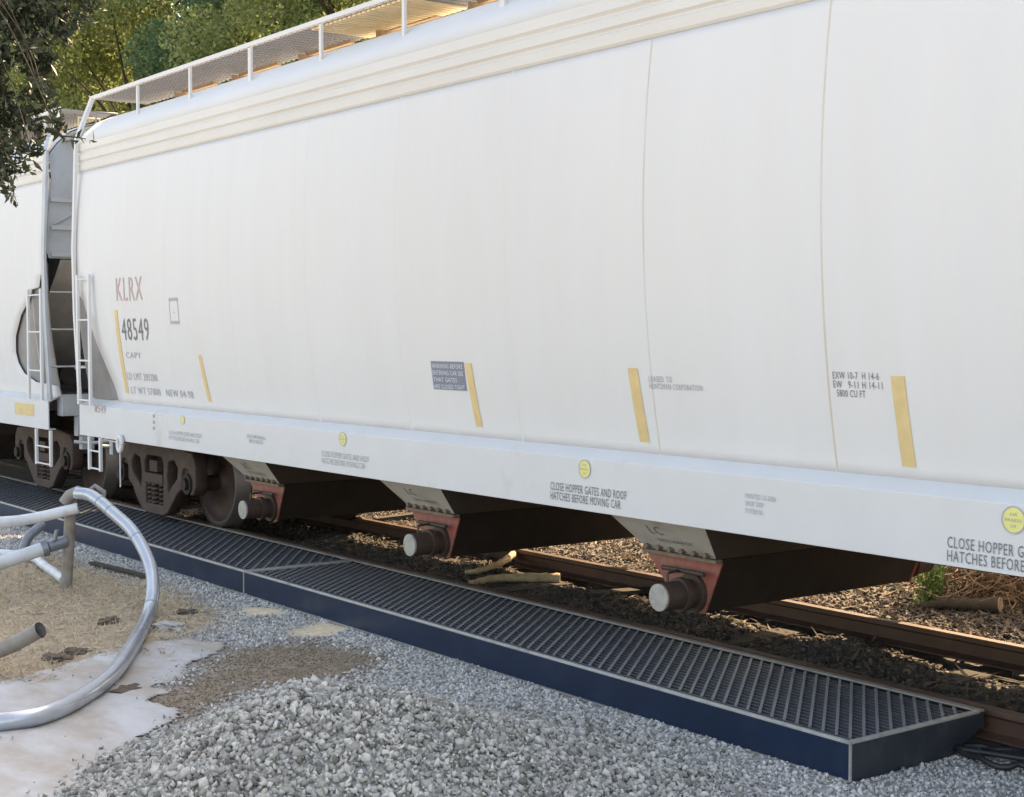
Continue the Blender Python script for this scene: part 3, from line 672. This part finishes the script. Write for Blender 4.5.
        e.bar((xe-s*.035,6.80,1.25),(xe-s*.035,6.80,2.55), .03, .03); e.build('end_ladder', M['greyblue'], root)
        # end running board
        e = MB()
        for q in range(7): e.box(min(xe-s*.22+s*q*.07, xe-s*.19+s*q*.07), max(xe-s*.22+s*q*.07, xe-s*.19+s*q*.07), 6.25, 2*YC-6.25, 4.25, 4.28)
        for yy in (6.25, 6.9, 8.1, 8.73): e.box(min(xe-s*.22,xe+s*.28), max(xe-s*.22,xe+s*.28), yy-.02, yy+.02, 4.20, 4.245)
        e.build('end_platform', M['galv'], root)
        e = MB(); e.tube([(xe-s*.15,6.35,4.28),(xe-s*.15,6.35,4.47),(xe-s*.15,6.6,4.47),(xe-s*.15,6.6,4.28)], .014, 8); e.build('grab_iron', M['galv'] if ours else M['yellow'], root)
    # side sills
    for sg in (1, -1):
        Y = lambda v: v if sg == 1 else 2*YC - v
        e = MB(); e.prism([(Y(6.03),.862),(Y(6.03),1.197),(Y(6.165),1.262),(Y(6.165),1.24),(Y(6.045),1.18),(Y(6.045),.875),(Y(6.12),.875),(Y(6.12),.862)], 'x', xl+.08, xr-.08)
        e.build('side_sill', M['sill'], root, bevel=.004)
    MB().box(xl+1.6, xr-1.6, YC-.25, YC+.25, .80, 1.1).build('center_sill', M['rustdark'], root)
    MB().tube(smoothpath([(xr-2.0,6.75,.78),(xr-4,6.78,.80),(xr-7,6.75,.79),(xl+6,6.77,.80),(xl+2,6.75,.78)], 6), .018, 8).build('brake_pipe', M['pipe'], root)
    MB().tube([(xr-2.6,6.95,.70),(xl+2.6,6.95,.70)], .014, 8).build('brake_rod', M['rustdark'], root)
    # walkway on the roof
    for sg in (1, -1):
        Y = lambda v: v if sg == 1 else 2*YC - v
        g = MB(); yy = 6.25
        while yy < 6.86:
            a, q = sorted((Y(yy-.004), Y(yy+.004))); g.box(xl+.1, xr-.1, a, q, 4.565, 4.595); yy += .034
        x_ = xl + .35
        while x_ < xr - .3: a, q = sorted((Y(6.24), Y(6.87))); g.box(x_-.006, x_+.006, a, q, 4.567, 4.58); x_ += .10
        wk = g.build('running_board', M['galv'], root)
        e = MB(); a, q = sorted((Y(6.205), Y(6.22))); e.box(xl+.05, xr-.05, a, q, 4.565, 4.605); e.build('board_edge', M['white'], wk, bevel=.003)
        if ours and sg == 1:
            e = MB(); x_ = -11.3
            while x_ < -9.85: e.box(x_, x_+.05, 6.26, 6.84, 4.548, 4.5635); x_ += .075
            e.build('sunlit_slats', M['tanp'], wk)  # added slats, sunlight on this stretch of grating put into their colour
        n = int((xr - xl - .6) / 1.29) + 1
        for i in range(n):
            x_ = (-14.95 if ours else xr - .6 - 1.29*(n-1)) + i*1.29
            if x_ > xr - .4: break
            e = MB(); a, q = sorted((Y(6.222), Y(6.247))); wpost = .045 if i % 3 == 2 else .03
            e.box(x_-wpost, x_+wpost*.2, a, q, 4.22, 4.563)
            e.build('board_post', M['white'], wk, bevel=.002)
    x_ = xl + 1.0
    while x_ < xr - 1.2: MB().box(x_, x_+1.15, 7.34, 7.66, 4.50, 4.64).build('roof_hatch', M['roof'], rf, bevel=.02); x_ += 1.25
    x_ = xl + 1.0
    while x_ < xr - 1.4:
        h = MB(); h.bar((x_+.2, 6.80, 4.56), (x_+1.0, 6.80, 4.56), .05, .04); h.bar((x_+.2, 6.7, 4.52), (x_+.2, 7.3, 4.56), .03, .05); x_ += 1.37
        h.build('hatch_bar', M['hatchp'], rf)
    # weld seams
    x_ = xr - .5 if not ours else -5.38 + 1.4*3
    while x_ > xl + 1.0:
        s = MB()
        for (a, q), (a2, q2) in zip(SPROF, SPROF[1:]):
            s.add([(x_-.007, a-.002, q), (x_, a-.0038, q), (x_+.007, a-.002, q), (x_-.007, a2-.002, q2), (x_, a2-.0038, q2), (x_+.007, a2-.002, q2)], [(0,1,4,3),(1,2,5,4)])
        s.build('weld_seam', M['bead'] if x_ > -7.5 else M['beadf'], body); x_ -= 1.4
    return root, body
ours, body = car(-16.28, -0.29, 'white covered hopper car in front with stencilled side and three outlets in view', True)
nxt, nbody = car(-33.1, -17.12, 'white covered hopper car coupled behind at the left edge, rounded end opening', False)
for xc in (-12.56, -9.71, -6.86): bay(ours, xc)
for xc in (-20.8, -23.65, -26.5, -29.35): bay(nxt, xc)
truck(ours, -15.02); truck(ours, -1.55); truck(nxt, -18.45); truck(nxt, -31.6)
# ladders on the near and far sides
ladder(ours, -16.0, -15.66, 5.955, 1.21, 2.62, (1.26, 1.69, 2.13, 2.57), ytop=5.95)
ladder(ours, -15.88, -15.56, 6.02, .50, .86, (.52, .71), 'step')
ladder(nxt, -17.62, -17.18, 5.955, 1.21, 2.50, (1.55, 2.0, 2.43))
ladder(nxt, -17.58, -17.10, 6.02, .44, .86, (.46, .66), 'step')
o_ = MB(); c_ = onY(120, 444, 6.0)
pts = [(c_.x + .05*math.cos(a), 6.0, c_.z + .075*math.sin(a)) for a in np.linspace(0, 2*math.pi, 25)]
o_.tube(pts, .026, 8); o_.tube([(c_.x, 6.05, c_.z), (c_.x - .75, 6.12, c_.z)], .010, 6); o_.tube([(c_.x, 6.0, c_.z-.08), (c_.x, 6.0, c_.z - .45)], .008, 6)
o_.build('pull_ring', M['white'], ours)
# small end marks on the next car
mb = MB(); a = onY(15, 411, 6.027); b = onY(34, 419, 6.027); mb.box(a.x, b.x, 6.024, 6.0295, 1.0, 1.14); mb.build('reflective_stripe', M['yellow'], nxt)
# decals
for s in ((116,310,128,393,3.2),(200,355,210.5,402,3.2),(468.5,363,480,427,6.5),(633,368,645.5,442,10),(898,376,910,467,14)): stripe(*s, body)
mbk = [('KLRX',), ]
decal(['KLRX'], 116, 142, 278, 23, 'b', M['inkr'], body)
decal(['48549'], 121, 148, 318.5, 21.5, 'b', M['ink'], body)
decal(['CAPY'], 126, 141, 352, 6, 'b', M['inkf'], body)
decal(['LD LMT 205200'], 127, 157, 372.5, 7, 'b', M['inkf'], body)
decal(['LT WT 57800   NEW 04-98'], 131, 193, 386.5, 7, 'b', M['inkf'], body)
decal(['LEASED TO', 'HUNTSMAN CORPORATION'], 649, 702, 376, 5.6, 'b', M['inkf'], body)
decal(['EXW 10-7  H 14-6', 'EW   9-11 H 14-11', ' 5800 CU FT'], 833, 882, 371.5, 7, 'b', M['ink'], body)
# boxed inspection mark
def frame_mark(x0, y0, x1, y1):
    a = onY(x0, y0, 6.0); Y = y_body(a.z); a = onY(x0, y0, Y); b = onY(x1, y1, Y); mb = MB(); t = .008
    for (p, q, r_, s_) in ((a.x, b.x, a.z-.03, a.z), (a.x, b.x, b.z, b.z+.03), (a.x, a.x+t, b.z, a.z), (b.x-t, b.x, b.z, a.z), ((a.x+b.x)/2-.01, (a.x+b.x)/2+.01, b.z+.12, a.z-.15)):
        n = 4
        for i in range(n):
            z0 = r_ + (s_-r_)*i/n; z1 = r_ + (s_-r_)*(i+1)/n; mb.add([(p, y_body(z0)-.006, z0), (q, y_body(z0)-.006, z0), (q, y_body(z1)-.006, z1), (p, y_body(z1)-.006, z1)], [(0,1,2,3)])
    mb.build('stencil_box', M['inkf'], body)
frame_mark(169, 298, 178, 324)
# slate placard
a = onY(431, 361, 6.02); a = onY(431, 361, y_body(a.z)); b = onY(466, 391, 6.08)
z1, z0 = a.z, b.z; mb = MB(); n = 6; vs = []; fs = []
for i in range(n+1):
    z = z0 + (z1-z0)*i/n; vs += [(a.x, y_body(z)-.005, z), (b.x, y_body(z)-.005, z)]
for i in range(n): fs.append((2*i, 2*i+1, 2*i+3, 2*i+2))
mb.add(vs, fs); pl = mb.build('placard', M['plate'], body)
def plate_text():
    mb = MB(); lines = ['WARNING BEFORE', 'ENTERING CAR SEE', 'THAT GATES', 'ARE CLOSED TIGHT']; H = z1 - z0; L_ = b.x - a.x
    for i, t_ in enumerate(lines):
        V, P = text_geo(t_); zz0 = z1 - H*(.06 + .24*(i+.75)); lx = L_*(.92 if i != 2 else .72)
        vs = []
        for v in V:
            z = zz0 + v[1]*H*.15; vs.append((a.x + L_*.04 + v[0]*lx, y_body(z)-.009, z))
        mb.add(vs, P)
    mb.build('placard_lettering', M['plate_ink'], pl)
plate_text()
sill = [c for c in ours.children if c.name.startswith('side_sill')][0]
CH = ['CLOSE HOPPER GATES AND ROOF', 'HATCHES BEFORE MOVING CAR  ']
decal(CH, 948, 1108, 536, 11.2, 's', M['ink'], sill, lead=1.22)
decal(CH, 551, 627, 481.5, 8, 's', M['ink'], sill, lead=1.18)
decal(CH, 322, 369, 450.5, 5.6, 's', M['inkf'], sill, lead=1.25)
decal(CH, 169, 202, 430.0, 4, 's', M['inkf'], sill, lead=1.3)
decal(['JOURNAL', ' BOXES'], 247, 266, 434, 3.6, 's', M['inkf'], sill)
decal(['PAINTED 10-2006', 'SHOP 2009', 'SYSTEM NL'], 746, 776, 493, 5, 's', M['inkf'], sill, lead=1.5)
decal(['8549'], 95, 106, 404, 8, 's', M['inkr'], sill)
def disc(px, py, rpx, txt=True):
    c = onY(px, py, 6.03); d = (c - O).dot(fw); r = rpx * d / F; mb = MB()
    def ring(r0, y): return [(c.x + r0*math.cos(q), y, c.z + r0*math.sin(q)) for q in np.linspace(0, 2*math.pi, 33)[:-1]]
    mb.add(ring(r, 6.0265), [tuple(range(32))]); o = mb.build('inspection_sticker', M['sticker'], sill)
    mb = MB(); v = ring(r, 6.025) + ring(r*.9, 6.025); mb.add(v, [(i, (i+1) % 32, (i+1) % 32+32, i+32) for i in range(32)])
    if txt:
        for t_, dz, k in (('AIR', .3, .5), ('BRAKES', -.12, 1.1), ('OK', -.55, .4)):
            V, P = text_geo(t_); mb.add([(c.x + (q[0]-.5)*k*r*1.3, 6.0248, c.z + dz*r + q[1]*r*.22) for q in V], P)
    mb.build('sticker_print', M['inkf'], sill)
disc(1014, 520, 14); disc(585, 469, 9.5); disc(343, 439, 7); disc(183, 420, 4.5, False)
mb = MB()
for py in (416, 422, 428): c = onY(154, py, 6.03); mb.cyl((c.x, 6.022, c.z), (c.x, 6.03, c.z), .018, 10)
mb.build('rivet', M['inkf'], sill)
# ------------------------------------------------------------------ hoses, post, pipe
pb = onZ(66, 594, GZ-.05); DP = (pb - O).dot(fw)
pt = onD(71, 496, DP - .02)
p = MB(); p.tube([pb, (pb+pt)/2 + Vector((.005,0,0)), pt], .048, 16)
post = p.build('steel_post', M['post']); tag(post, 'short grimy upright steel post propping up the hoses', 'post')
p = MB(); e0 = onD(64, 503, DP-.08); e1 = onD(84, 494, DP-.08); p.tube([e0, e0.lerp(e1,.3) + Vector((0,0,.045)), e0.lerp(e1,.7) + Vector((0,0,.045)), e1], .05, 14); p.tube([onD(88,492,DP+.1), onD(95,486,DP+.1), onD(104,492,DP+.1), onD(103,500,DP+.1)], .022, 8)
p.build('post_cap', M['post'], post)
big = [onD(76,493,DP-.12), onD(92,496,DP-.16), onD(112,512,DP-.3), onD(133,532,DP-.5), onD(149,562,DP-.8), onD(153,590,DP-1.1), onD(147,618,DP-1.45)]
for px, py in ((133,645),(112,674),(80,698),(45,714),(0,722),(-60,724),(-130,715)):
    big.append(onZ(px, py, GZ + .065))
pth = smoothpath(big); h = MB(); h.tube(pth, .052, 20)
ho = h.build('suction_hose', M['hose']); tag(ho, 'large silver blue hose arching from the post down onto the plastic sheet', 'hose', 'hoses around the post')
h = MB()
for i in (14, 19, 32, 55): h.tube([pth[i], pth[i] + (pth[i+1]-pth[i]).normalized()*.012], .0545, 18)
h.build('hose_band', M['tape'], ho)
h = MB(); h.tube(smoothpath([onD(-60,522,DP-.5), onD(0,522,DP-.35), onD(35,518,DP-.2), onD(78,508,DP-.13)]), .047, 16)
tag(h.build('suction_hose', M['hosew']), 'upper pale hose running from the left edge to the top of the post', 'hose', 'hoses around the post')
h = MB(); h.tube(smoothpath([onD(-60,580,DP-.7), onD(0,563,DP-.4), onD(45,548,DP-.15)]), .058, 16)
lo = h.build('suction_hose', M['hosew']); tag(lo, 'lower pale hose with grey coupling meeting the post at mid height', 'hose', 'hoses around the post')
h = MB(); h.tube([onD(42,549,DP-.16), onD(48,547,DP-.14)], .075, 14); h.tube([onD(48,547,DP-.14), onD(66,541,DP-.05)], .052, 14); h.tube([onD(55,540,DP-.15), onD(57,530,DP-.15)], .02, 8); h.build('coupling', M['clamp'], lo)
h = MB(); h.tube(smoothpath([onD(22,553,DP+.3), onD(28,538,DP+.35), onD(36,530,DP+.4), onD(44,524,DP+.45)]), .042, 12)
tag(h.build('pipe_elbow', M['clamp']), 'short grey blue elbow pipe standing left of the post behind the hoses', 'pipe')
h = MB(); h.tube(smoothpath([onZ(-20,552,GZ+.04), onZ(28,556,GZ+.05), onZ(45,566,GZ+.05), onZ(64,580,GZ+.045)]), .042, 12)
tag(h.build('suction_hose', M['hosew']), 'pale hose lying on the ground behind the foot of the post', 'hose', 'hoses around the post')
pp = [onD(-90,668,9.72), onD(-40,662,9.72), onD(5,648,9.68), onD(40,630,9.6)]
h = MB(); sp = smoothpath(pp); h.tube(sp, .05, 20, caps=False); h.tube(sp[:], .043, 20, caps=False)
d = (sp[-1]-sp[-2]).normalized()
op = h.build('open_pipe', M['post']); tag(op, 'grimy open-ended pipe lying on the dry grass at the left edge', 'pipe')
h = MB(); h.tube([sp[-1]-d*.16, sp[-1]-d*.05], .042, 20); h.build('pipe_shade', M['inner'], op)  # near-black plug paints the shade inside the open pipe
h = MB(); h.tube([sp[-1]-d*.005, sp[-1]+d*.004], .053, 20, caps=False); h.tube([sp[-1]-d*.005, sp[-1]+d*.004], .043, 20, caps=False); h.build('pipe_lip', M['clamp'], op)
# ------------------------------------------------------------------ debris around the track
def branch(pts, r0, r1, name, mt, label, cat, cutm=None):
    s = smoothpath(pts, 8); n = len(s); h = MB(); h.tube(s, [(r0 + (r1-r0)*i/(n-1)) * (1 + .12*math.sin(i*1.9)) for i in range(n)], 10)
    o = h.build(name, mt); tag(o, label, cat)
    if cutm: d = (s[0]-s[1]).normalized(); MB().tube([s[0]+d*.001, s[0]+d*.006], r0*1.0, 12).build('cut_end', cutm, o)
    return o
def gz(px, py, dz=0.02):
    z = GZ
    for i in range(8): p = onZ(px, py, z); z = float(ground_z(p.x, p.y))
    p.z = z + dz; return p
branch([gz(1000,612,.06), gz(975,608,.05), gz(945,607,.05), gz(922,611,.03)], .06, .03, 'log', M['bark'], 'brown log with a pale cut end lying below the dry brush', 'log', M['cut'])
branch([gz(560,583,.04), gz(530,583,.05), gz(495,582,.04), gz(470,583,.02)], .045, .03, 'split_log', M['wood'], 'pale sunlit split log lying between the rails', 'log')
branch([gz(514,566,.10), gz(500,572,.08), gz(480,577,.06), gz(465,578,.03)], .035, .02, 'stick', M['wood'], 'short grey stick propped above the pale split log', 'stick')
branch([gz(595,566,.20), gz(598,560,.32)], .010, .008, 'stake', M['wood'], 'thin pale stake leaning against the far rail', 'stake')
for i, (a, b, lab) in enumerate((((375,522),(435,515),'long dark board lying across the ballast left of the middle outlet'), ((590,598),(680,592),'long dark board lying in the ballast right of the split log'))):
    p0 = gz(*a, .03); p1 = gz(*b, .04); o = MB().bar(p0, p1, .14, .035).build('board', M['tie'], bevel=.006); tag(o, lab, 'board')
o = MB().bar(gz(92,566,.03), gz(148,580,.03), .07, .03).build('board', M['tie'], bevel=.005); tag(o, 'thin weathered board lying on gravel right of the steel post', 'board')
rr_ = random.Random(8)
for i_, (px, py, sz, lb) in enumerate(((58,660,.10,'dark broken clod at the upper edge of the plastic sheet'), (76,653,.08,'smaller dark clod beside the hose on the sheet edge'), (126,692,.10,'flat brown clod lying on the plastic sheet inside the hose loop'), (172,628,.13,'pale broken concrete lump right of the big hose'), (186,613,.07,'brown dirt lump above the pale concrete lump'), (108,622,.09,'dark clod in the dry grass beside the big hose'))):
    c_ = gz(px, py, .01); bm_ = bmesh.new(); bmesh.ops.create_icosphere(bm_, subdivisions=3, radius=1)
    for v_ in bm_.verts:
        k_ = .75 + .5*mnoise.noise(v_.co*1.6 + Vector((i_*5,0,0))) + .15*mnoise.noise(v_.co*5); v_.co = Vector((v_.co.x*k_*sz*1.5, v_.co.y*k_*sz, v_.co.z*k_*sz*.4))
    me_ = bpy.data.meshes.new('clod'); bm_.to_mesh(me_); bm_.free(); o = link('clod', me_, M['cap'] if i_ == 3 else M['clod'], None, c_); o.rotation_euler.z = i_*1.1; tag(o, lb, 'clod')
pts = []; c = gz(1000, 764, .03)
for i in range(60):
    t = i/59*2*math.pi*1.6; r = .17 + .03*math.sin(i*.7); pts.append(c + Vector((r*math.cos(t)*1.3, r*math.sin(t)*.7, .012*i/59 + .008*math.sin(i))))
pts += [c + Vector((.35,.10,.02)), c + Vector((.7,.12,.01))]
h = MB(); h.tube(smoothpath(pts, 3), .016, 8); tag(h.build('cable_coil', M['cable']), 'coil of black cable lying on gravel by the end of the nearer pan', 'cable')
# dry brush: tangled twigs
def brush(cx, cy, w_, d_, h_, n, label):
    mb = MB(); r = random.Random(cx)
    for i in range(n):
        p = Vector((cx + r.uniform(-w_, w_), cy + r.uniform(-d_, d_)*.8, 0)); p.z = float(ground_z(p.x, p.y)) + r.uniform(-.02, h_*.75)
        dr = Vector((r.gauss(0,1), r.gauss(0,.7), r.gauss(.35,.6))).normalized(); pts = [p]; L_ = r.uniform(.05, .10)
        for k in range(r.randint(4, 8)):
            dr = (dr + Vector((r.gauss(0,.5), r.gauss(0,.4), r.gauss(0,.4)))).normalized(); pts.append(pts[-1] + dr*L_)
        rad = r.uniform(.004, .011); mb.tube(pts, [rad*(1-.6*k/(len(pts)-1)) for k in range(len(pts))], 5, caps=False)
    o = mb.build('dry_brush', M['twig']); tag(o, label, 'brush', 'dry brush on the far bank')
brush(-7.05, 9.95, .55, .35, .75, 620, 'tangled brown dry brush right of the green weed beyond the far rail')
brush(-5.9, 10.0, .6, .4, .8, 620, 'tangled brown dry brush at the right edge above the far rail')
brush(-4.6, 10.0, .7, .4, .8, 500, 'tangled brown dry brush beyond the right edge of the view')
def weed(px, py, n, hh, sp, label):
    c = gz(px, py, 0); st = MB(); r = random.Random(px); xs = []; 
    for i in range(14):
        p = c + Vector((r.gauss(0, sp*.3), r.gauss(0, sp*.3), -.02)); q = c + Vector((r.gauss(0, sp), r.gauss(0, sp), hh*r.uniform(.6, 1)))
        st.tube([p, (p+q)/2 + Vector((r.gauss(0,.03), 0, 0)), q], .005, 5, caps=False)
        for k in range(n//14): t = r.uniform(.15, 1.05); e = p.lerp(q, t); xs.append((e.x + r.gauss(0,.035), e.y + r.gauss(0,.035), e.z + r.gauss(0,.035)))
    o = st.build('weed', M['weed']); tag(o, label, 'weed'); xs = np.array(xs)
    l = flakes('leaves', xs[:,0], xs[:,1], xs[:,2], .07, .03, M['weed'], None, None, tilt=.9); 
    for k_ in ('label', 'category', 'kind'):
        if k_ in l: del l[k_]
    l.parent = o
weed(931, 606, 420, .55, .12, 'bright green leafy weed growing by the dark outlet beyond the far rail')
# ------------------------------------------------------------------ trees
def leaf_cloud(centers, radii, n, ln, wd, seed, squash=.8):
    g = np.random.default_rng(seed); k = g.choice(len(centers), n, p=np.array(radii)**2/np.sum(np.array(radii)**2))
    d = g.normal(size=(n, 3)); d /= np.linalg.norm(d, axis=1)[:, None]
    rr = np.array(radii)[k] * (g.random(n) ** .45); c = np.array(centers)[k] + d * rr[:, None] * np.array([1, 1, squash])
    a = g.normal(size=(n, 3)); a /= np.linalg.norm(a, axis=1)[:, None]; b = np.cross(a, g.normal(size=(n, 3))); b /= np.linalg.norm(b, axis=1)[:, None]
    nn = np.cross(a, b); L_ = ln * g.uniform(.6, 1.2, n)[:, None]; W2 = wd * g.uniform(.6, 1.2, n)[:, None]
    Vv = np.stack([c - a*L_/2, c + b*W2/2 + nn*W2*.2, c + a*L_/2, c - b*W2/2 + nn*W2*.2], 1).reshape(-1, 3)
    Ff = np.arange(4*n).reshape(n, 4); return Vv, np.stack([Ff[:, [0,1,2]], Ff[:, [0,2,3]]], 1).reshape(-1, 3)
def tree_proto(seed, h, cr, base, n, leafm, ln=.13, wd=.075):
    r = random.Random(seed); tk = MB(); tk.tube(smoothpath([(0,0,-.3),(.1,.05,h*.25),(-.08,.1,h*.5),(.05,0,h*.85)], 5), [.22 - .19*i/15 for i in range(16)], 10)
    cs = []; rd = []
    for i in range(84):
        z = base + (h - base) * (r.random() ** .9); u = (z - base)/(h - base); rmax = cr * (math.sin(math.pi * min(1, (u*.82+.14)))) ** .6
        a = r.uniform(0, 2*math.pi); q = rmax * math.sqrt(r.random()) ; p = Vector((q*math.cos(a), q*math.sin(a), z)); cs.append(tuple(p)); rd.append(r.uniform(.6, 1.2))
        if i % 2 == 0:
            s = Vector((0, 0, max(base*.7, z - q*.8 - .5))); tk.tube([s, s.lerp(p, .5) + Vector((0,0,.15)), p], [.04, .028, .012], 6, caps=False)
    Vv, Ff = leaf_cloud(cs, rd, n, ln, wd, seed)
    t = tk.build('broadleaf_tree', M['bark'], loc=(0,0,0)); c = link('crown', np_mesh('crown', Vv, Ff), leafm, t, loc=(0,0,0)); return t
protos = [tree_proto(1, 12.5, 3.1, 1.8, 75000, M['leafY']), tree_proto(2, 14.5, 3.4, 2.2, 75000, M['leafG']), tree_proto(3, 11.5, 3.2, 1.6, 70000, M['leafY'])]
spots = [(-21.5,15.5,2,1.0,'olive green broadleaf tree behind the middle of the roof walkway'), (-26.5,15.2,0,1.0,'olive green broadleaf tree rising behind the far end of the roof walkway'),
         (-31.0,16.0,1,.95,'dark green tree standing between two lighter trees behind the hopper cars'), (-36.0,15.0,2,1.2,'olive green tree directly above the gap between the hopper cars'),
         (-42.0,15.5,0,1.1,'olive green tree at the upper left behind the dark oak leaves'), (-24.0,20.5,1,1.05,'tall dark green tree in the second row behind the walkway'),
         (-34.0,21.5,0,1.15,'tall green tree in the second row behind the coupled cars'), (-43.5,22,1,1.2,'tall dark green tree in the second row at the upper left'),
         (-50,15.5,2,1.25,'olive green tree farthest along the row behind the left hopper car'), (-55,21,0,1.3,'tall green tree farthest back at the left end of the row'),
         (-2,21.5,1,.8,'dark green tree well back behind the right part of the front hopper car')]
used = set()
for i, (x_, y_, k, sc, lab) in enumerate(spots):
    if k in used: t = protos[k].copy(); COL.objects.link(t); c = protos[k].children[0].copy(); COL.objects.link(c); c.parent = t
    else: t = protos[k]; used.add(k)
    t.location = (x_, y_, .2); t.scale = (sc, sc, sc); t.rotation_euler.z = i * 1.3; tag(t, lab, 'tree', 'trees beyond the track')
# far wood closing the view
g = np.random.default_rng(3); cs = [(x_, 29 + g.uniform(-2, 2), z_) for x_ in np.arange(-110, 10, 2.2) for z_ in (2, 5, 8, 11, 14 + g.uniform(-1, 2))]
Vv, Ff = leaf_cloud(cs, [2.0]*len(cs), 110000, .42, .26, 9); tag(link('far_wood', np_mesh('far_wood', Vv, Ff), M['leafG']), 'dark green wood closing the view behind the trees', 'wood', kind='stuff')
# overhanging oak at the left
def oak():
    base = Vector((-7.6, .5, GZ)); tk = MB(); top = base + Vector((0, .3, 5.6))
    tk.tube(smoothpath([base - Vector((0,0,.2)), base + Vector((.05,0,1.8)), base + Vector((-.1,.1,3.8)), top], 6), [.24 - .10*i/18 for i in range(19)], 12)
    blobs = [(8,10,8.6,48),(-5,60,8.5,46),(2,100,8.4,36),(0,138,8.3,30),(10,165,8.2,18),(14,190,8.2,11),(45,15,8.7,26),(70,-25,8.8,40),(30,60,8.6,22),(46,108,8.5,15),(40,135,8.4,13),(56,128,8.4,9),(32,152,8.3,10),(-70,60,8.4,70),(-90,-40,8.6,90),(-40,-90,8.6,90),(60,-110,8.8,80),(-150,40,8.3,80),(-60,140,8.2,40),(-200,-60,8.2,110),(-130,-160,8.2,110),(40,92,8.5,16)]
    g = random.Random(4); cs = []; rd = []
    for (px, py, D, rp) in blobs:
        c = onD(px, py, D); r_ = rp * D / F; 
        jt = lambda k: Vector((g.uniform(-k,k), g.uniform(-k,k), g.uniform(-k,k)))
        tk.tube(smoothpath([top] + [top.lerp(c, f_) + Vector((-.3*math.sin(f_*3.1), 0, .6*math.sin(f_*3.1))) + jt(.13) for f_ in (.2,.36,.5,.64,.76,.88)] + [c], 3), [.003 + .04*(1-i/21)**2.2 for i in range(22)], 6, caps=False)
        for q in range(max(4, int(rp*.42))):
            d = Vector((g.gauss(0,1), g.gauss(0,1), g.gauss(0,1))).normalized() * r_ * g.random()**.5; e = c + d; cs.append(tuple(e)); rd.append(min(.085, r_*.6))
            tk.tube([c, e], [.004, .002], 4, caps=False)
    n = int(len(cs) * 34)
    Vv, Ff = leaf_cloud(cs, rd, n, .074, .026, 21, 1)
    # a twig of long leaves reaching right over the car's corner
    tw = [onD(46,128,8.4), onD(62,136,8.4), onD(75,137,8.4), onD(86,139,8.4)]; tk.tube(tw, [.008,.006,.004,.003], 5, caps=False)
    V2, F2 = leaf_cloud([tuple(onD(x_, y_, 8.4)) for x_, y_ in ((56,134),(66,136),(76,140),(82,136),(92,140),(60,128))], [.035]*6, 20, .085, .03, 5, 1)
    Vv = np.concatenate([Vv, V2]); Ff = np.concatenate([Ff, F2 + len(Vv) - len(V2)])
    t = tk.build('oak_tree', M['bark']); tag(t, 'dark leafed oak overhanging the top left corner in the foreground', 'tree')
    c = link('crown', np_mesh('crown', Vv, Ff), M['leafA'], t)
oak()
